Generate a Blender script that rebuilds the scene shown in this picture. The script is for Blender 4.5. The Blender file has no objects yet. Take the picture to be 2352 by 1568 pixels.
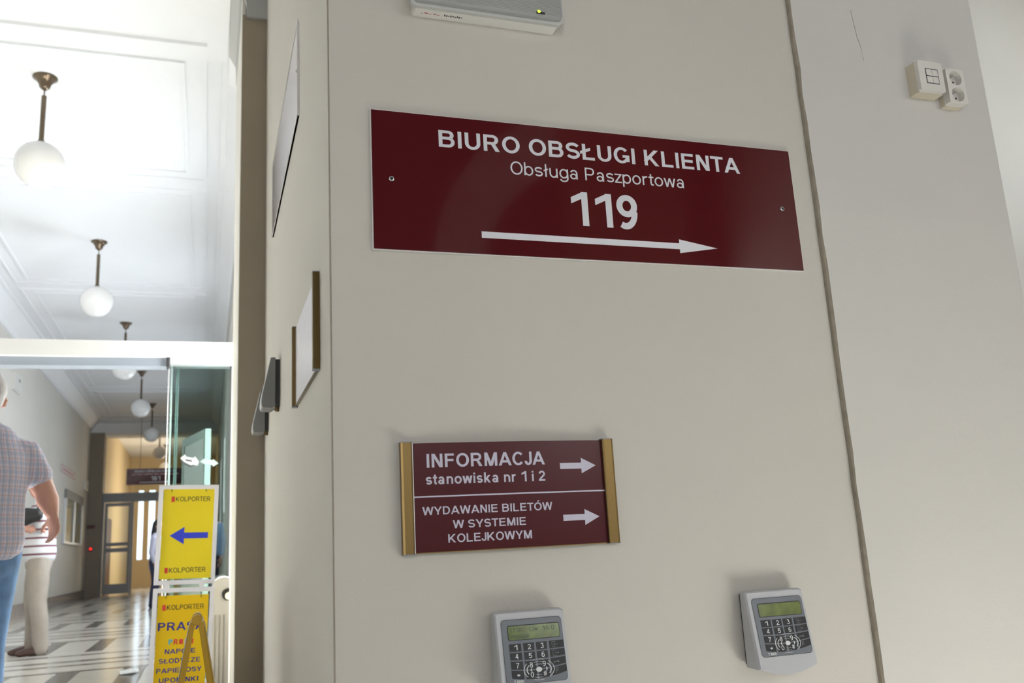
import bpy, bmesh, math, random
from mathutils import Vector, Matrix
from mathutils.geometry import delaunay_2d_cdt
random.seed(7)
SC = bpy.context.scene
COL = SC.collection
PI = math.pi
R = math.radians

# ------------------------------------------------------------------ camera, light, exposure
K = 1.95 / 1.35            # the near wall stands 1.95 m in front of the camera
YAW, PITCH, ROLL, FPX = R(19.0346), R(12.7777), R(-3.2106), 2069.8
fwd = Vector((math.sin(YAW) * math.cos(PITCH), math.cos(YAW) * math.cos(PITCH), math.sin(PITCH)))
rgt = Vector((math.cos(YAW), -math.sin(YAW), 0))
upv = rgt.cross(fwd)
r2 = math.cos(ROLL) * rgt + math.sin(ROLL) * upv
u2 = -math.sin(ROLL) * rgt + math.cos(ROLL) * upv
cd = bpy.data.cameras.new('camera')
cam = bpy.data.objects.new('camera', cd)
COL.objects.link(cam)
cam.matrix_world = Matrix(((r2.x, u2.x, -fwd.x, 0), (r2.y, u2.y, -fwd.y, 0), (r2.z, u2.z, -fwd.z, 0), (0, 0, 0, 1)))
cd.sensor_fit = 'HORIZONTAL'
cd.sensor_width = 36
cd.lens = FPX / 2352 * 36
cd.clip_start = 0.05
cd.clip_end = 200
cd.dof.use_dof = True
cd.dof.focus_distance = 2.25
cd.dof.aperture_fstop = 5.2
SC.camera = cam

SC.view_settings.view_transform = 'Standard'
SC.view_settings.look = 'None'
SC.view_settings.exposure = 0.0
SC.view_settings.gamma = 1.0
SC.view_settings.use_curve_mapping = False
SC.cycles.use_denoising = True
SC.cycles.use_guiding = False
SC.cycles.use_adaptive_sampling = True
SC.cycles.adaptive_threshold = 0.02
SC.cycles.max_bounces = 7
SC.cycles.diffuse_bounces = 3
SC.cycles.transparent_max_bounces = 16
SC.cycles.caustics_reflective = False
SC.cycles.caustics_refractive = False
SC.cycles.sample_clamp_indirect = 60.0

world = bpy.data.worlds.new('World')
SC.world = world
world.use_nodes = True
world.node_tree.nodes['Background'].inputs[0].default_value = (0.74, 0.86, 1.0, 1)
world.node_tree.nodes['Background'].inputs[1].default_value = 3.0

SUN_EL, SUN_AZ = R(40), R(25)
sun_to = Vector((math.cos(SUN_EL) * math.cos(SUN_AZ), math.cos(SUN_EL) * math.sin(SUN_AZ), math.sin(SUN_EL)))
sd = bpy.data.lights.new('sun', 'SUN')
sd.energy = 135
sd.angle = R(0.6)
sd.color = (1.0, 0.97, 0.93)
so = bpy.data.objects.new('sun', sd)
so.rotation_euler = (-sun_to).to_track_quat('-Z', 'Y').to_euler()
so.location = (20, 12, 20)
COL.objects.link(so)


def window_light(name, loc, aim, sx, sy, power, color=(0.82, 0.90, 1.0)):
    """lamp in a window opening, for daylight and hall fill"""
    l = bpy.data.lights.new(name, 'AREA')
    l.shape = 'RECTANGLE'
    l.size, l.size_y = sx, sy
    l.energy = power
    l.color = color
    o = bpy.data.objects.new(name, l)
    o.location = loc
    o.rotation_euler = Vector(aim).to_track_quat('-Z', 'Y').to_euler()
    COL.objects.link(o)


HALL_X, HALL_Y = 6.5, 4.6
CW_Y = [(5.45, 7.2, -0.3, 2.3), (9.2, 10.6, 0.2, 3.3), (13.4, 15.0, 0.2, 3.3), (18.0, 19.5, 0.2, 3.3), (22.5, 24.0, 0.2, 3.3)]
CW_P = [60, 240, 190, 110, 70]
for (a, b, c, d), p in zip(CW_Y, CW_P):
    window_light('corridor_daylight', (0.34, (a + b) / 2, (c + d) / 2), (-1, 0, 0), d - c, b - a, p)
HW = [(2.53, 3.48, 2.28, 3.35)]
HW_P = [24]
for (a, b, c, d), p in zip(HW, HW_P):
    window_light('hall_fill_daylight', (HALL_X + 0.02, (a + b) / 2, (c + d) / 2), (-1, 0, 0), d - c, b - a, p)
BW = [(-3.0, -1.7, -0.6, 3.1), (0.6, 2.1, 1.8, 3.1), (3.35, 4.6, 1.8, 3.1), (4.9, 6.2, 1.4, 3.1)]  # unseen back windows, added to fill the hall with soft light
BW_P = [100, 20, 24, 45]
for (a, b, c, d), p in zip(BW, BW_P):
    window_light('hall_fill_daylight', ((a + b) / 2, -5.99, (c + d) / 2), (0, 1, 0), b - a, d - c, p, (1.0, 0.97, 0.93))
window_light('far_daylight', (0.30, 34.5, 1.6), (-1, 0, 0), 2.6, 3.0, 130, (1.0, 0.86, 0.62))

# ------------------------------------------------------------------ materials
MATS = {}


def mat(name, col, rough=0.6, metal=0.0, noise=0.0, scale=8.0, bump=0.0, bscale=60.0, spec=0.5, trans=0.0, emit=None, coat=0.0):
    if name in MATS:
        return MATS[name]
    m = bpy.data.materials.new(name)
    m.use_nodes = True
    nt = m.node_tree
    b = nt.nodes['Principled BSDF']
    c = (*col, 1)
    b.inputs['Base Color'].default_value = c
    b.inputs['Roughness'].default_value = rough
    b.inputs['Metallic'].default_value = metal
    b.inputs['Specular IOR Level'].default_value = spec
    b.inputs['Coat Weight'].default_value = coat
    if emit:
        b.inputs['Emission Color'].default_value = (*emit[0], 1)
        b.inputs['Emission Strength'].default_value = emit[1]
    if noise or bump:
        tc = nt.nodes.new('ShaderNodeTexCoord')
        n = nt.nodes.new('ShaderNodeTexNoise')
        n.inputs['Scale'].default_value = scale
        n.inputs['Detail'].default_value = 6
        nt.links.new(tc.outputs['Object'], n.inputs['Vector'])
    if noise:
        r = nt.nodes.new('ShaderNodeValToRGB')
        r.color_ramp.elements[0].position = 0.3
        r.color_ramp.elements[1].position = 0.7
        r.color_ramp.elements[0].color = (*[v * (1 - noise) for v in col], 1)
        r.color_ramp.elements[1].color = (*[min(1, v * (1 + noise)) for v in col], 1)
        nt.links.new(n.outputs['Fac'], r.inputs[0])
        nt.links.new(r.outputs[0], b.inputs['Base Color'])
    if bump:
        n2 = nt.nodes.new('ShaderNodeTexNoise')
        n2.inputs['Scale'].default_value = bscale
        n2.inputs['Detail'].default_value = 5
        nt.links.new(tc.outputs['Object'], n2.inputs['Vector'])
        bp = nt.nodes.new('ShaderNodeBump')
        bp.inputs['Strength'].default_value = bump
        bp.inputs['Distance'].default_value = 0.01
        nt.links.new(n2.outputs['Fac'], bp.inputs['Height'])
        nt.links.new(bp.outputs[0], b.inputs['Normal'])
    MATS[name] = m
    return m


def glass_mat(name, tint, refl=1.0):
    m = bpy.data.materials.new(name)
    m.use_nodes = True
    nt = m.node_tree
    nt.nodes.remove(nt.nodes['Principled BSDF'])
    t = nt.nodes.new('ShaderNodeBsdfTransparent')
    t.inputs[0].default_value = (*tint, 1)
    g = nt.nodes.new('ShaderNodeBsdfGlossy')
    g.inputs['Roughness'].default_value = 0.02
    g.inputs['Color'].default_value = (refl, refl, refl, 1)
    f = nt.nodes.new('ShaderNodeFresnel')
    f.inputs[0].default_value = 1.45
    mx = nt.nodes.new('ShaderNodeMixShader')
    ge = nt.nodes.new('ShaderNodeNewGeometry')
    fm = nt.nodes.new('ShaderNodeMath')
    fm.operation = 'MULTIPLY_ADD'      # reflect once, at the outer face of the pane
    fm.inputs[1].default_value = -1.0
    fm.inputs[2].default_value = 1.0
    nt.links.new(ge.outputs['Backfacing'], fm.inputs[0])
    fk = nt.nodes.new('ShaderNodeMath')
    fk.operation = 'MULTIPLY'
    nt.links.new(f.outputs[0], fk.inputs[0])
    nt.links.new(fm.outputs[0], fk.inputs[1])
    nt.links.new(fk.outputs[0], mx.inputs[0])
    nt.links.new(t.outputs[0], mx.inputs[1])
    nt.links.new(g.outputs[0], mx.inputs[2])
    nt.links.new(mx.outputs[0], nt.nodes['Material Output'].inputs[0])
    MATS[name] = m
    return m


WALL = mat('wall_paint', (0.60, 0.575, 0.525), 0.62, noise=0.025, scale=1.6, bump=0.10, bscale=140)
WALL_R = mat('wall_paint_grey', (0.64, 0.625, 0.595), 0.62, noise=0.02, scale=1.6, bump=0.10, bscale=140)
WALL_C = mat('corridor_paint', (0.72, 0.69, 0.63), 0.6, noise=0.02, scale=1.2)
CREAM = mat('cream_paint', (0.76, 0.73, 0.67), 0.5, noise=0.02, scale=2)
WHITE = mat('white_plaster', (0.86, 0.86, 0.87), 0.6, noise=0.01, scale=2)
BROWN = mat('brown_paint', (0.33, 0.275, 0.20), 0.5, noise=0.05, scale=3, bump=0.06, bscale=150)
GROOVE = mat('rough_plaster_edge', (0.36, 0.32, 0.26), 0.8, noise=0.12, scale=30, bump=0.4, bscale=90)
BURG = mat('burgundy_gloss', (0.085, 0.0075, 0.011), 0.06, spec=0.5, noise=0.05, scale=400)
BURG2 = mat('burgundy_satin', (0.075, 0.0085, 0.013), 0.30, spec=0.4, noise=0.04, scale=300)
LETTER = mat('sign_letter_white', (0.72, 0.72, 0.78), 0.25)
LETTER2 = mat('sign_letter_lilac', (0.58, 0.56, 0.68), 0.35)
ACRYL = mat('clear_acrylic_edge', (0.80, 0.79, 0.78), 0.15)
BRONZE = mat('anodised_bronze', (0.30, 0.20, 0.075), 0.38, metal=0.75, noise=0.03, scale=200)
BRONZE_D = mat('dark_bronze', (0.13, 0.085, 0.03), 0.35, metal=0.7)
CAP = mat('grey_plastic_cap', (0.25, 0.28, 0.33), 0.4)
STEEL = mat('brushed_steel', (0.55, 0.55, 0.56), 0.28, metal=0.9)
BLACK = mat('black_plastic', (0.012, 0.012, 0.013), 0.45)
HOUS = mat('light_grey_plastic', (0.52, 0.53, 0.56), 0.42, noise=0.01, scale=30, bump=0.03, bscale=500)
FACEP = mat('slate_membrane', (0.17, 0.185, 0.215), 0.35)
KEYM = mat('black_key', (0.016, 0.017, 0.02), 0.4)
KEYW = mat('key_legend', (0.75, 0.76, 0.78), 0.5)
KEYG = mat('key_icon_grey', (0.16, 0.165, 0.17), 0.5)
LCD = mat('lcd_green', (0.115, 0.155, 0.022), 0.15, noise=0.25, scale=45)
LCDT = mat('lcd_pixels', (0.035, 0.05, 0.012), 0.3)
LCDF = mat('lcd_frame', (0.02, 0.02, 0.03), 0.4)
PLAST = mat('white_plastic', (0.74, 0.72, 0.68), 0.35, noise=0.02, scale=40)
PLAST_Y = mat('aged_white_plastic', (0.66, 0.60, 0.48), 0.45, noise=0.05, scale=40)
PRISM = mat('prismatic_cover', (0.42, 0.43, 0.43), 0.12, spec=0.6)
CLEAR_RIM = mat('clear_cover_rim', (0.62, 0.63, 0.62), 0.08, spec=0.7)
LEDM = mat('green_led', (0.6, 0.8, 0.05), 0.3, emit=((0.75, 1.0, 0.05), 1.6))
REDLED = mat('red_led', (0.9, 0.02, 0.02), 0.3, emit=((1.0, 0.02, 0.02), 2.5))
DARKG = mat('dark_grey', (0.03, 0.03, 0.032), 0.5)
MIDG = mat('mid_grey_plastic', (0.20, 0.20, 0.195), 0.45)
SILVER = mat('satin_silver_panel', (0.72, 0.70, 0.76), 0.35, metal=0.15, noise=0.03, scale=40)
PLAQ = mat('brushed_plaque', (0.22, 0.17, 0.17), 0.20, metal=0.85, noise=0.15, scale=60)
LAMPB = mat('lamp_bronze', (0.16, 0.12, 0.085), 0.28, metal=0.9)
OPAL = mat('opal_glass', (0.82, 0.81, 0.80), 0.12)
ALU = mat('aluminium_frame', (0.62, 0.63, 0.66), 0.35, metal=0.6)
ALU_W = mat('white_header', (0.64, 0.64, 0.64), 0.45)
ALU_G = mat('grey_aluminium', (0.20, 0.20, 0.205), 0.4, metal=0.4)
GLASS = glass_mat('green_glass', (0.66, 0.725, 0.715))
GLASS2 = glass_mat('clear_glass', (0.93, 0.95, 0.94))
GEDGE = mat('glass_edge', (0.30, 0.38, 0.37), 0.2)
YEL = mat('poster_yellow', (0.98, 0.78, 0.03), 0.55, spec=0.25, noise=0.02, scale=3)
YEL2 = mat('poster_orange_yellow', (0.95, 0.62, 0.01), 0.55, spec=0.25, noise=0.02, scale=3)
BLUE = mat('print_blue', (0.03, 0.06, 0.72), 0.5)
NAVY = mat('print_navy', (0.035, 0.03, 0.26), 0.5)
INK = mat('print_brown_black', (0.03, 0.02, 0.01), 0.5)
REDP = mat('print_red', (0.8, 0.06, 0.03), 0.5)
CYANP = mat('print_cyan', (0.05, 0.55, 0.65), 0.5)
STANDF = mat('white_aluminium_tube', (0.90, 0.89, 0.93), 0.3)
WETY = mat('caution_yellow_plastic', (0.62, 0.36, 0.012), 0.4, noise=0.04, scale=12)
WETW = mat('lit_leaf_and_mark_white', (0.72, 0.70, 0.64), 0.4)
TURN = mat('turnstile_grey', (0.36, 0.355, 0.35), 0.35)
SKIN = mat('skin', (0.62, 0.33, 0.25), 0.5, noise=0.05, scale=14)
HAIR_W = mat('white_hair', (0.72, 0.68, 0.68), 0.7, noise=0.06, scale=50)
HAIR_B = mat('black_hair', (0.012, 0.010, 0.010), 0.5)
DENIM = mat('blue_denim', (0.16, 0.30, 0.56), 0.8, noise=0.30, scale=9)
KHAKI = mat('khaki_cloth', (0.36, 0.315, 0.275), 0.85, noise=0.07, scale=9)
NAVYC = mat('navy_cloth', (0.03, 0.035, 0.08), 0.85)
LILAC = mat('pale_lilac_cloth', (0.50, 0.50, 0.62), 0.8)
BLUEC = mat('blue_cloth', (0.20, 0.29, 0.46), 0.8)
SHOE = mat('brown_leather', (0.06, 0.025, 0.018), 0.4)
BAG = mat('black_bag', (0.01, 0.01, 0.011), 0.55)
WOOD = mat('dark_red_wood', (0.13, 0.035, 0.012), 0.4, noise=0.2, scale=6)
STONE_L = mat('pale_marble', (0.60, 0.57, 0.52), 0.16, noise=0.06, scale=5)
STONE_D = mat('grey_marble', (0.15, 0.142, 0.135), 0.14, noise=0.12, scale=5)
STONE_B = mat('border_marble', (0.26, 0.24, 0.235), 0.16, noise=0.1, scale=5)
HFLOOR = mat('hall_floor_stone', (0.62, 0.60, 0.57), 0.35, noise=0.05, scale=3)
FARY = mat('warm_cream_paint', (0.72, 0.58, 0.36), 0.6)
PAPER = mat('paper', (0.58, 0.60, 0.61), 0.7)
WINW = mat('window_frame_white', (0.8, 0.8, 0.78), 0.4)
PINK = mat('print_pink', (0.62, 0.35, 0.38), 0.6)
REDMARK = mat('red_marker', (0.5, 0.03, 0.05), 0.6)


def brush_plaid():
    m = bpy.data.materials.new('plaid_cotton')
    m.use_nodes = True
    nt = m.node_tree
    b = nt.nodes['Principled BSDF']
    b.inputs['Roughness'].default_value = 0.85
    tc = nt.nodes.new('ShaderNodeTexCoord')
    sp = nt.nodes.new('ShaderNodeSeparateXYZ')
    nt.links.new(tc.outputs['Object'], sp.inputs[0])

    def stripe(src, freq, phase, width):
        a = nt.nodes.new('ShaderNodeMath'); a.operation = 'MULTIPLY_ADD'
        a.inputs[1].default_value = freq; a.inputs[2].default_value = phase
        nt.links.new(src, a.inputs[0])
        f = nt.nodes.new('ShaderNodeMath'); f.operation = 'FRACT'
        nt.links.new(a.outputs[0], f.inputs[0])
        c = nt.nodes.new('ShaderNodeMath'); c.operation = 'LESS_THAN'
        c.inputs[1].default_value = width
        nt.links.new(f.outputs[0], c.inputs[0])
        return c.outputs[0]

    add = nt.nodes.new('ShaderNodeMath'); add.operation = 'ADD'
    nt.links.new(sp.outputs['X'], add.inputs[0]); nt.links.new(sp.outputs['Y'], add.inputs[1])
    base = (0.66, 0.64, 0.74, 1)
    cur = None
    for src, fr, ph, w, col, amt in ((add.outputs[0], 24, 0.0, 0.42, (0.30, 0.34, 0.48, 1), 0.55),
                                     (sp.outputs['Z'], 24, 0.0, 0.38, (0.34, 0.40, 0.56, 1), 0.40),
                                     (add.outputs[0], 24, 0.45, 0.16, (0.48, 0.22, 0.24, 1), 0.45),
                                     (sp.outputs['Z'], 24, 0.45, 0.16, (0.52, 0.28, 0.28, 1), 0.40)):
        s = stripe(src, fr, ph, w)
        k = nt.nodes.new('ShaderNodeMath'); k.operation = 'MULTIPLY'; k.inputs[1].default_value = amt
        nt.links.new(s, k.inputs[0])
        mx = nt.nodes.new('ShaderNodeMixRGB')
        nt.links.new(k.outputs[0], mx.inputs[0])
        if cur is None:
            mx.inputs[1].default_value = base
        else:
            nt.links.new(cur, mx.inputs[1])
        mx.inputs[2].default_value = col
        cur = mx.outputs[0]
    nt.links.new(cur, b.inputs['Base Color'])
    return m


def striped_cloth():
    m = bpy.data.materials.new('striped_jersey')
    m.use_nodes = True
    nt = m.node_tree
    b = nt.nodes['Principled BSDF']
    b.inputs['Roughness'].default_value = 0.85
    tc = nt.nodes.new('ShaderNodeTexCoord')
    sp = nt.nodes.new('ShaderNodeSeparateXYZ')
    nt.links.new(tc.outputs['Object'], sp.inputs[0])
    a = nt.nodes.new('ShaderNodeMath'); a.operation = 'MULTIPLY'; a.inputs[1].default_value = 12.8
    nt.links.new(sp.outputs['Z'], a.inputs[0])
    f = nt.nodes.new('ShaderNodeMath'); f.operation = 'FRACT'
    nt.links.new(a.outputs[0], f.inputs[0])
    c = nt.nodes.new('ShaderNodeMath'); c.operation = 'LESS_THAN'; c.inputs[1].default_value = 0.24
    nt.links.new(f.outputs[0], c.inputs[0])
    mx = nt.nodes.new('ShaderNodeMixRGB')
    nt.links.new(c.outputs[0], mx.inputs[0])
    mx.inputs[1].default_value = (0.66, 0.66, 0.70, 1)
    mx.inputs[2].default_value = (0.16, 0.055, 0.075, 1)
    nt.links.new(mx.outputs[0], b.inputs['Base Color'])
    return m


PLAID = brush_plaid()
STRIPE = striped_cloth()

# ------------------------------------------------------------------ mesh helpers
S = 1.0      # near things are laid out in units of the wall at 1.35; S scales them to metres


def link(name, me, m, parent=None, smooth=False):
    o = bpy.data.objects.new(name, me)
    COL.objects.link(o)
    if m is not None and not me.materials:
        me.materials.append(m)
    if parent is not None:
        o.parent = parent
    if smooth:
        for p in me.polygons:
            p.use_smooth = True
    return o


def obj(name, bm, m, parent=None, smooth=False, bevel=0.0, seg=2):
    if bevel:
        bmesh.ops.bevel(bm, geom=[e for e in bm.edges if e.is_manifold and e.calc_face_angle(0) > 0.5], offset=bevel, segments=seg, affect='EDGES', profile=0.7)
    if S != 1.0:
        bmesh.ops.scale(bm, vec=(S, S, S), verts=bm.verts)
    me = bpy.data.meshes.new(name)
    bm.to_mesh(me)
    bm.free()
    return link(name, me, m, parent, smooth)


def tag(o, label=None, cat=None, group=None, kind=None):
    for k, v in (('label', label), ('category', cat), ('group', group), ('kind', kind)):
        if v:
            o[k] = v
    return o


def thing(name, loc, label, cat, rz=0.0, group=None):
    o = bpy.data.objects.new(name, None)
    o.empty_display_size = 0.05
    COL.objects.link(o)
    o.location = Vector(loc) * S
    o.rotation_euler = (0, 0, rz)
    return tag(o, label, cat, group)


def copy_tree(o, parent=None):
    c = o.copy()
    COL.objects.link(c)
    c.parent = parent
    for ch in list(o.children):
        copy_tree(ch, c)
    return c


def B():
    return bmesh.new()


def box(bm, x0, x1, y0, y1, z0, z1):
    v = [bm.verts.new(p) for p in ((x0, y0, z0), (x1, y0, z0), (x1, y1, z0), (x0, y1, z0), (x0, y0, z1), (x1, y0, z1), (x1, y1, z1), (x0, y1, z1))]
    for f in ((0, 3, 2, 1), (4, 5, 6, 7), (0, 1, 5, 4), (1, 2, 6, 5), (2, 3, 7, 6), (3, 0, 4, 7)):
        bm.faces.new([v[i] for i in f])
    return bm


def bx(*a):
    return box(B(), *a)


def prism(bm, pts, axis, a, b):
    """extrude the outline pts (2D) along axis from a to b; pts are the other two coordinates in order"""
    def P(p, t):
        return {'x': (t, p[0], p[1]), 'y': (p[0], t, p[1]), 'z': (p[0], p[1], t)}[axis]
    v0 = [bm.verts.new(P(p, a)) for p in pts]
    v1 = [bm.verts.new(P(p, b)) for p in pts]
    n = len(pts)
    bm.faces.new(v0)
    bm.faces.new(v1[::-1])
    for i in range(n):
        bm.faces.new((v0[i], v1[i], v1[(i + 1) % n], v0[(i + 1) % n]))
    bmesh.ops.recalc_face_normals(bm, faces=bm.faces[:])
    return bm


def lathe(bm, prof, n=24, origin=(0, 0, 0), axis='z'):
    rings = []
    ox, oy, oz = origin
    for r, h in prof:
        ring = []
        for i in range(n):
            a = 2 * PI * i / n
            c, s = r * math.cos(a), r * math.sin(a)
            p = {'z': (ox + c, oy + s, oz + h), 'y': (ox + c, oy + h, oz + s), 'x': (ox + h, oy + c, oz + s)}[axis]
            ring.append(bm.verts.new(p))
        rings.append(ring)
    for a, b in zip(rings, rings[1:]):
        for i in range(n):
            bm.faces.new((a[i], a[(i + 1) % n], b[(i + 1) % n], b[i]))
    bm.faces.new(rings[0][::-1])
    bm.faces.new(rings[-1])
    bmesh.ops.recalc_face_normals(bm, faces=bm.faces[:])
    return bm


def tube(bm, pts, r, n=8):
    pts = [Vector(p) for p in pts]
    rings = []
    for i, p in enumerate(pts):
        d = (pts[min(i + 1, len(pts) - 1)] - pts[max(i - 1, 0)]).normalized()
        a = d.orthogonal().normalized() if abs(d.z) < 0.99 else Vector((1, 0, 0))
        b = d.cross(a).normalized()
        rings.append([bm.verts.new(p + r * (math.cos(2 * PI * k / n) * a + math.sin(2 * PI * k / n) * b)) for k in range(n)])
    for a, b in zip(rings, rings[1:]):
        for k in range(n):
            bm.faces.new((a[k], a[(k + 1) % n], b[(k + 1) % n], b[k]))
    bm.faces.new(rings[0][::-1]); bm.faces.new(rings[-1])
    bmesh.ops.recalc_face_normals(bm, faces=bm.faces[:])
    return bm


def rrect(x0, x1, z0, z1, r, n=5):
    out = []
    for cx, cz, a0 in ((x1 - r, z1 - r, 0), (x0 + r, z1 - r, 90), (x0 + r, z0 + r, 180), (x1 - r, z0 + r, 270)):
        for i in range(n + 1):
            a = R(a0 + 90 * i / n)
            out.append((cx + r * math.cos(a), cz + r * math.sin(a)))
    return out


# ------------------------------------------------------------------ lettering (own stroke alphabet, cap height 1)
def glyph(ch, w):
    t = 0.86 * w
    P = []

    def rect(x0, y0, x1, y1): P.append([(x0, y0), (x1, y0), (x1, y1), (x0, y1)])

    def diag(xb, xt, y0=0.0, y1=1.0, ww=None):
        ww = ww or w * 1.08
        P.append([(xb - ww / 2, y0), (xb + ww / 2, y0), (xt + ww / 2, y1), (xt - ww / 2, y1)])

    def band(cx, cy, rx, ry, a0=0, a1=360, n=None):
        n = n or max(6, int(abs(a1 - a0) / 14))
        for i in range(n):
            a, b = R(a0 + (a1 - a0) * i / n), R(a0 + (a1 - a0) * (i + 1) / n)
            P.append([(cx + rx * math.cos(a), cy + ry * math.sin(a)), (cx + rx * math.cos(b), cy + ry * math.sin(b)),
                      (cx + (rx - w) * math.cos(b), cy + (ry - t) * math.sin(b)), (cx + (rx - w) * math.cos(a), cy + (ry - t) * math.sin(a))])

    def arc(cx, cy, rx, ry, a0, a1, n=14):
        return [(cx + rx * math.cos(R(a0 + (a1 - a0) * i / n)), cy + ry * math.sin(R(a0 + (a1 - a0) * i / n))) for i in range(n + 1)]

    def stroke(pts, ww=None):
        ww = ww or (w + t) / 2
        L = []
        for i, p in enumerate(pts):
            a, b = pts[max(i - 1, 0)], pts[min(i + 1, len(pts) - 1)]
            dx, dy = b[0] - a[0], b[1] - a[1]
            d = math.hypot(dx, dy) or 1
            L.append((p[0] - dy / d * ww / 2, p[1] + dx / d * ww / 2, p[0] + dy / d * ww / 2, p[1] - dx / d * ww / 2))
        for a, b in zip(L, L[1:]):
            P.append([(a[0], a[1]), (b[0], b[1]), (b[2], b[3]), (a[2], a[3])])

    def ess(W, H, x0=0.0):
        ry = (H / 2 - t / 2) / 2
        rx = W / 2 - w / 2
        cx = x0 + W / 2
        stroke(arc(cx, H / 2 + ry, rx, ry, 22, 270, 16)[:-1] + arc(cx, H / 2 - ry, rx, ry, 90, -158, 16))

    X = 0.725
    W = 0.8
    if ch == ' ': return 0.39, P
    if ch == 'A':
        W = 1.0; h = w * .54; diag(h, .5); diag(W - h, .5); rect(.24, .22, .76, .22 + t)
    elif ch in 'BPR':
        W = {'B': .83, 'P': .77, 'R': .86}[ch]
        rect(0, 0, w, 1)
        ry = .27 if ch == 'B' else .30
        xr = W - .04 if ch == 'B' else (W if ch == 'P' else W - .06)
        cx = xr - ry * 1.05
        rect(w * .5, 1 - t, cx, 1); rect(w * .5, 1 - 2 * ry, cx, 1 - 2 * ry + t)
        band(cx, 1 - ry, ry * 1.05, ry, -90, 90)
        if ch == 'B':
            ry = (1 - 2 * .27 + t) / 2; cx = W - ry * 1.05
            rect(w * .5, 0, cx, t); rect(w * .5, 2 * ry - t, cx, 2 * ry); band(cx, ry, ry * 1.05, ry, -90, 90)
        if ch == 'R':
            diag(W - w * .6, .46, 0, 1 - 2 * ry + t * .7, w * 1.2)
    elif ch in 'CG':
        W = .88 if ch == 'C' else .92
        band(.46, .5, .46, .515, 40, 320 if ch == 'C' else 335)
        if ch == 'G': rect(W - w, .10, W, .52); rect(.52, .52 - t, W, .52)
    elif ch == 'D':
        W = .84; rect(0, 0, w, 1); rect(w / 2, 0, .40, t); rect(w / 2, 1 - t, .40, 1); band(.40, .5, .44, .5, -90, 90)
    elif ch in 'EF':
        W = .76 if ch == 'E' else .70
        rect(0, 0, w, 1); rect(w / 2, 1 - t, W - .02, 1); rect(w / 2, .5 - t * .4, W - .06, .5 + t * .6)
        if ch == 'E': rect(w / 2, 0, W, t)
    elif ch == 'H':
        W = .82; rect(0, 0, w, 1); rect(W - w, 0, W, 1); rect(0, .5 - t / 2, W, .5 + t / 2)
    elif ch == 'I':
        W = w; rect(0, 0, w, 1)
    elif ch == 'J':
        W = .58; rect(W - w, .28, W, 1); band(W / 2, .29, W / 2, .305, 175, 360)
    elif ch == 'K':
        W = .88; rect(0, 0, w, 1); diag(w * .45, W - w * .75, .30, 1, w * 1.35); diag(W - w * .62, w * 1.5, 0, .60, w * 1.25)
    elif ch in 'LŁ':
        W = .70; rect(0, 0, w, 1); rect(w / 2, 0, W, t)
        if ch == 'Ł': P.append([(-.13, .34), (.47, .60), (.47, .60 + t * 1.1), (-.13, .34 + t * 1.1)])
    elif ch == 'M':
        W = .98; rect(0, 0, w, 1); rect(W - w, 0, W, 1); diag(W / 2, w * .62, 0, 1, w * 1.2); diag(W / 2, W - w * .62, 0, 1, w * 1.2)
    elif ch == 'N':
        W = .80; rect(0, 0, w, 1); rect(W - w, 0, W, 1); diag(W - w * .6, w * .6, 0, 1, w * 1.2)
    elif ch in 'OÓ':
        W = .96; band(.48, .5, .48, .515)
        if ch == 'Ó': P.append([(.40, 1.08), (.54, 1.08), (.74, 1.27), (.52, 1.27)])
    elif ch == 'S':
        W = .80; ess(.80, 1.0)
    elif ch == 'T':
        W = .80; rect(0, 1 - t, W, 1); rect(W / 2 - w / 2, 0, W / 2 + w / 2, 1)
    elif ch == 'U':
        W = .82; rect(0, .36, w, 1); rect(W - w, .36, W, 1); band(W / 2, .37, W / 2, .385, 180, 360)
    elif ch == 'V':
        W = .92; h = w * .54; diag(W / 2, h); diag(W / 2, W - h)
    elif ch == 'W':
        W = 1.28; h = w * .54; diag(.33, h); diag(.33, W / 2); diag(W - .33, W / 2); diag(W - .33, W - h)
    elif ch == 'Y':
        W = .92; h = w * .54; diag(W / 2, h, .36, 1); diag(W / 2, W - h, .36, 1); rect(W / 2 - w / 2, 0, W / 2 + w / 2, .46)
    elif ch == 'Z':
        W = .76; rect(0, 0, W, t); rect(0, 1 - t, W, 1); diag(w * .6, W - w * .6, t * .8, 1 - t * .8, w * 1.25)
    elif ch == '0':
        W = .70; band(.35, .5, .35, .515)
    elif ch == '1':
        W = .62; rect(.40, 0, .40 + w, 1); P.append([(.06, .64), (.42, .80), (.42, 1), (.40 + w * .2, 1), (.06, .64 + t * 1.05)])
    elif ch == '2':
        W = .70; stroke(arc(.35, .69, .35 - w / 2, .31 - t / 2, 172, -28) + [(.22, .26), (w * .45, t * .55)]); rect(0, 0, W, t)
    elif ch == '3':
        W = .70
        stroke(arc(.33, .745, .31 - w / 2, .26 - t / 2, 165, -85)); stroke(arc(.34, .28, .35 - w / 2, .295 - t / 2, 88, -165))
    elif ch == '4':
        W = .74; rect(.44, 0, .44 + w, 1); rect(0, .22, W, .22 + t); diag(w * .5, .50, .24, 1, w * 1.1)
    elif ch == '5':
        W = .70; rect(.12, 1 - t, .66, 1); diag(.04 + w / 2, .12 + w / 2, .44, 1, w); stroke(arc(.35, .33, .35 - w / 2, .345 - t / 2, 140, -160))
    elif ch in '69':
        W = .70
        band(.35, .32, .35, .335); stroke(arc(.42, .50, .42 - w / 2, .515 - t / 2, 182, 62))
        if ch == '9':
            for i, q in enumerate(P): P[i] = [(.70 - x, 1 - y) for x, y in q]
    elif ch == '7':
        W = .70; rect(0, 1 - t, W, 1); stroke([(.24, 0), (.30, .32), (.44, .64), (.62, .92)], w)
    elif ch == '8':
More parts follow.
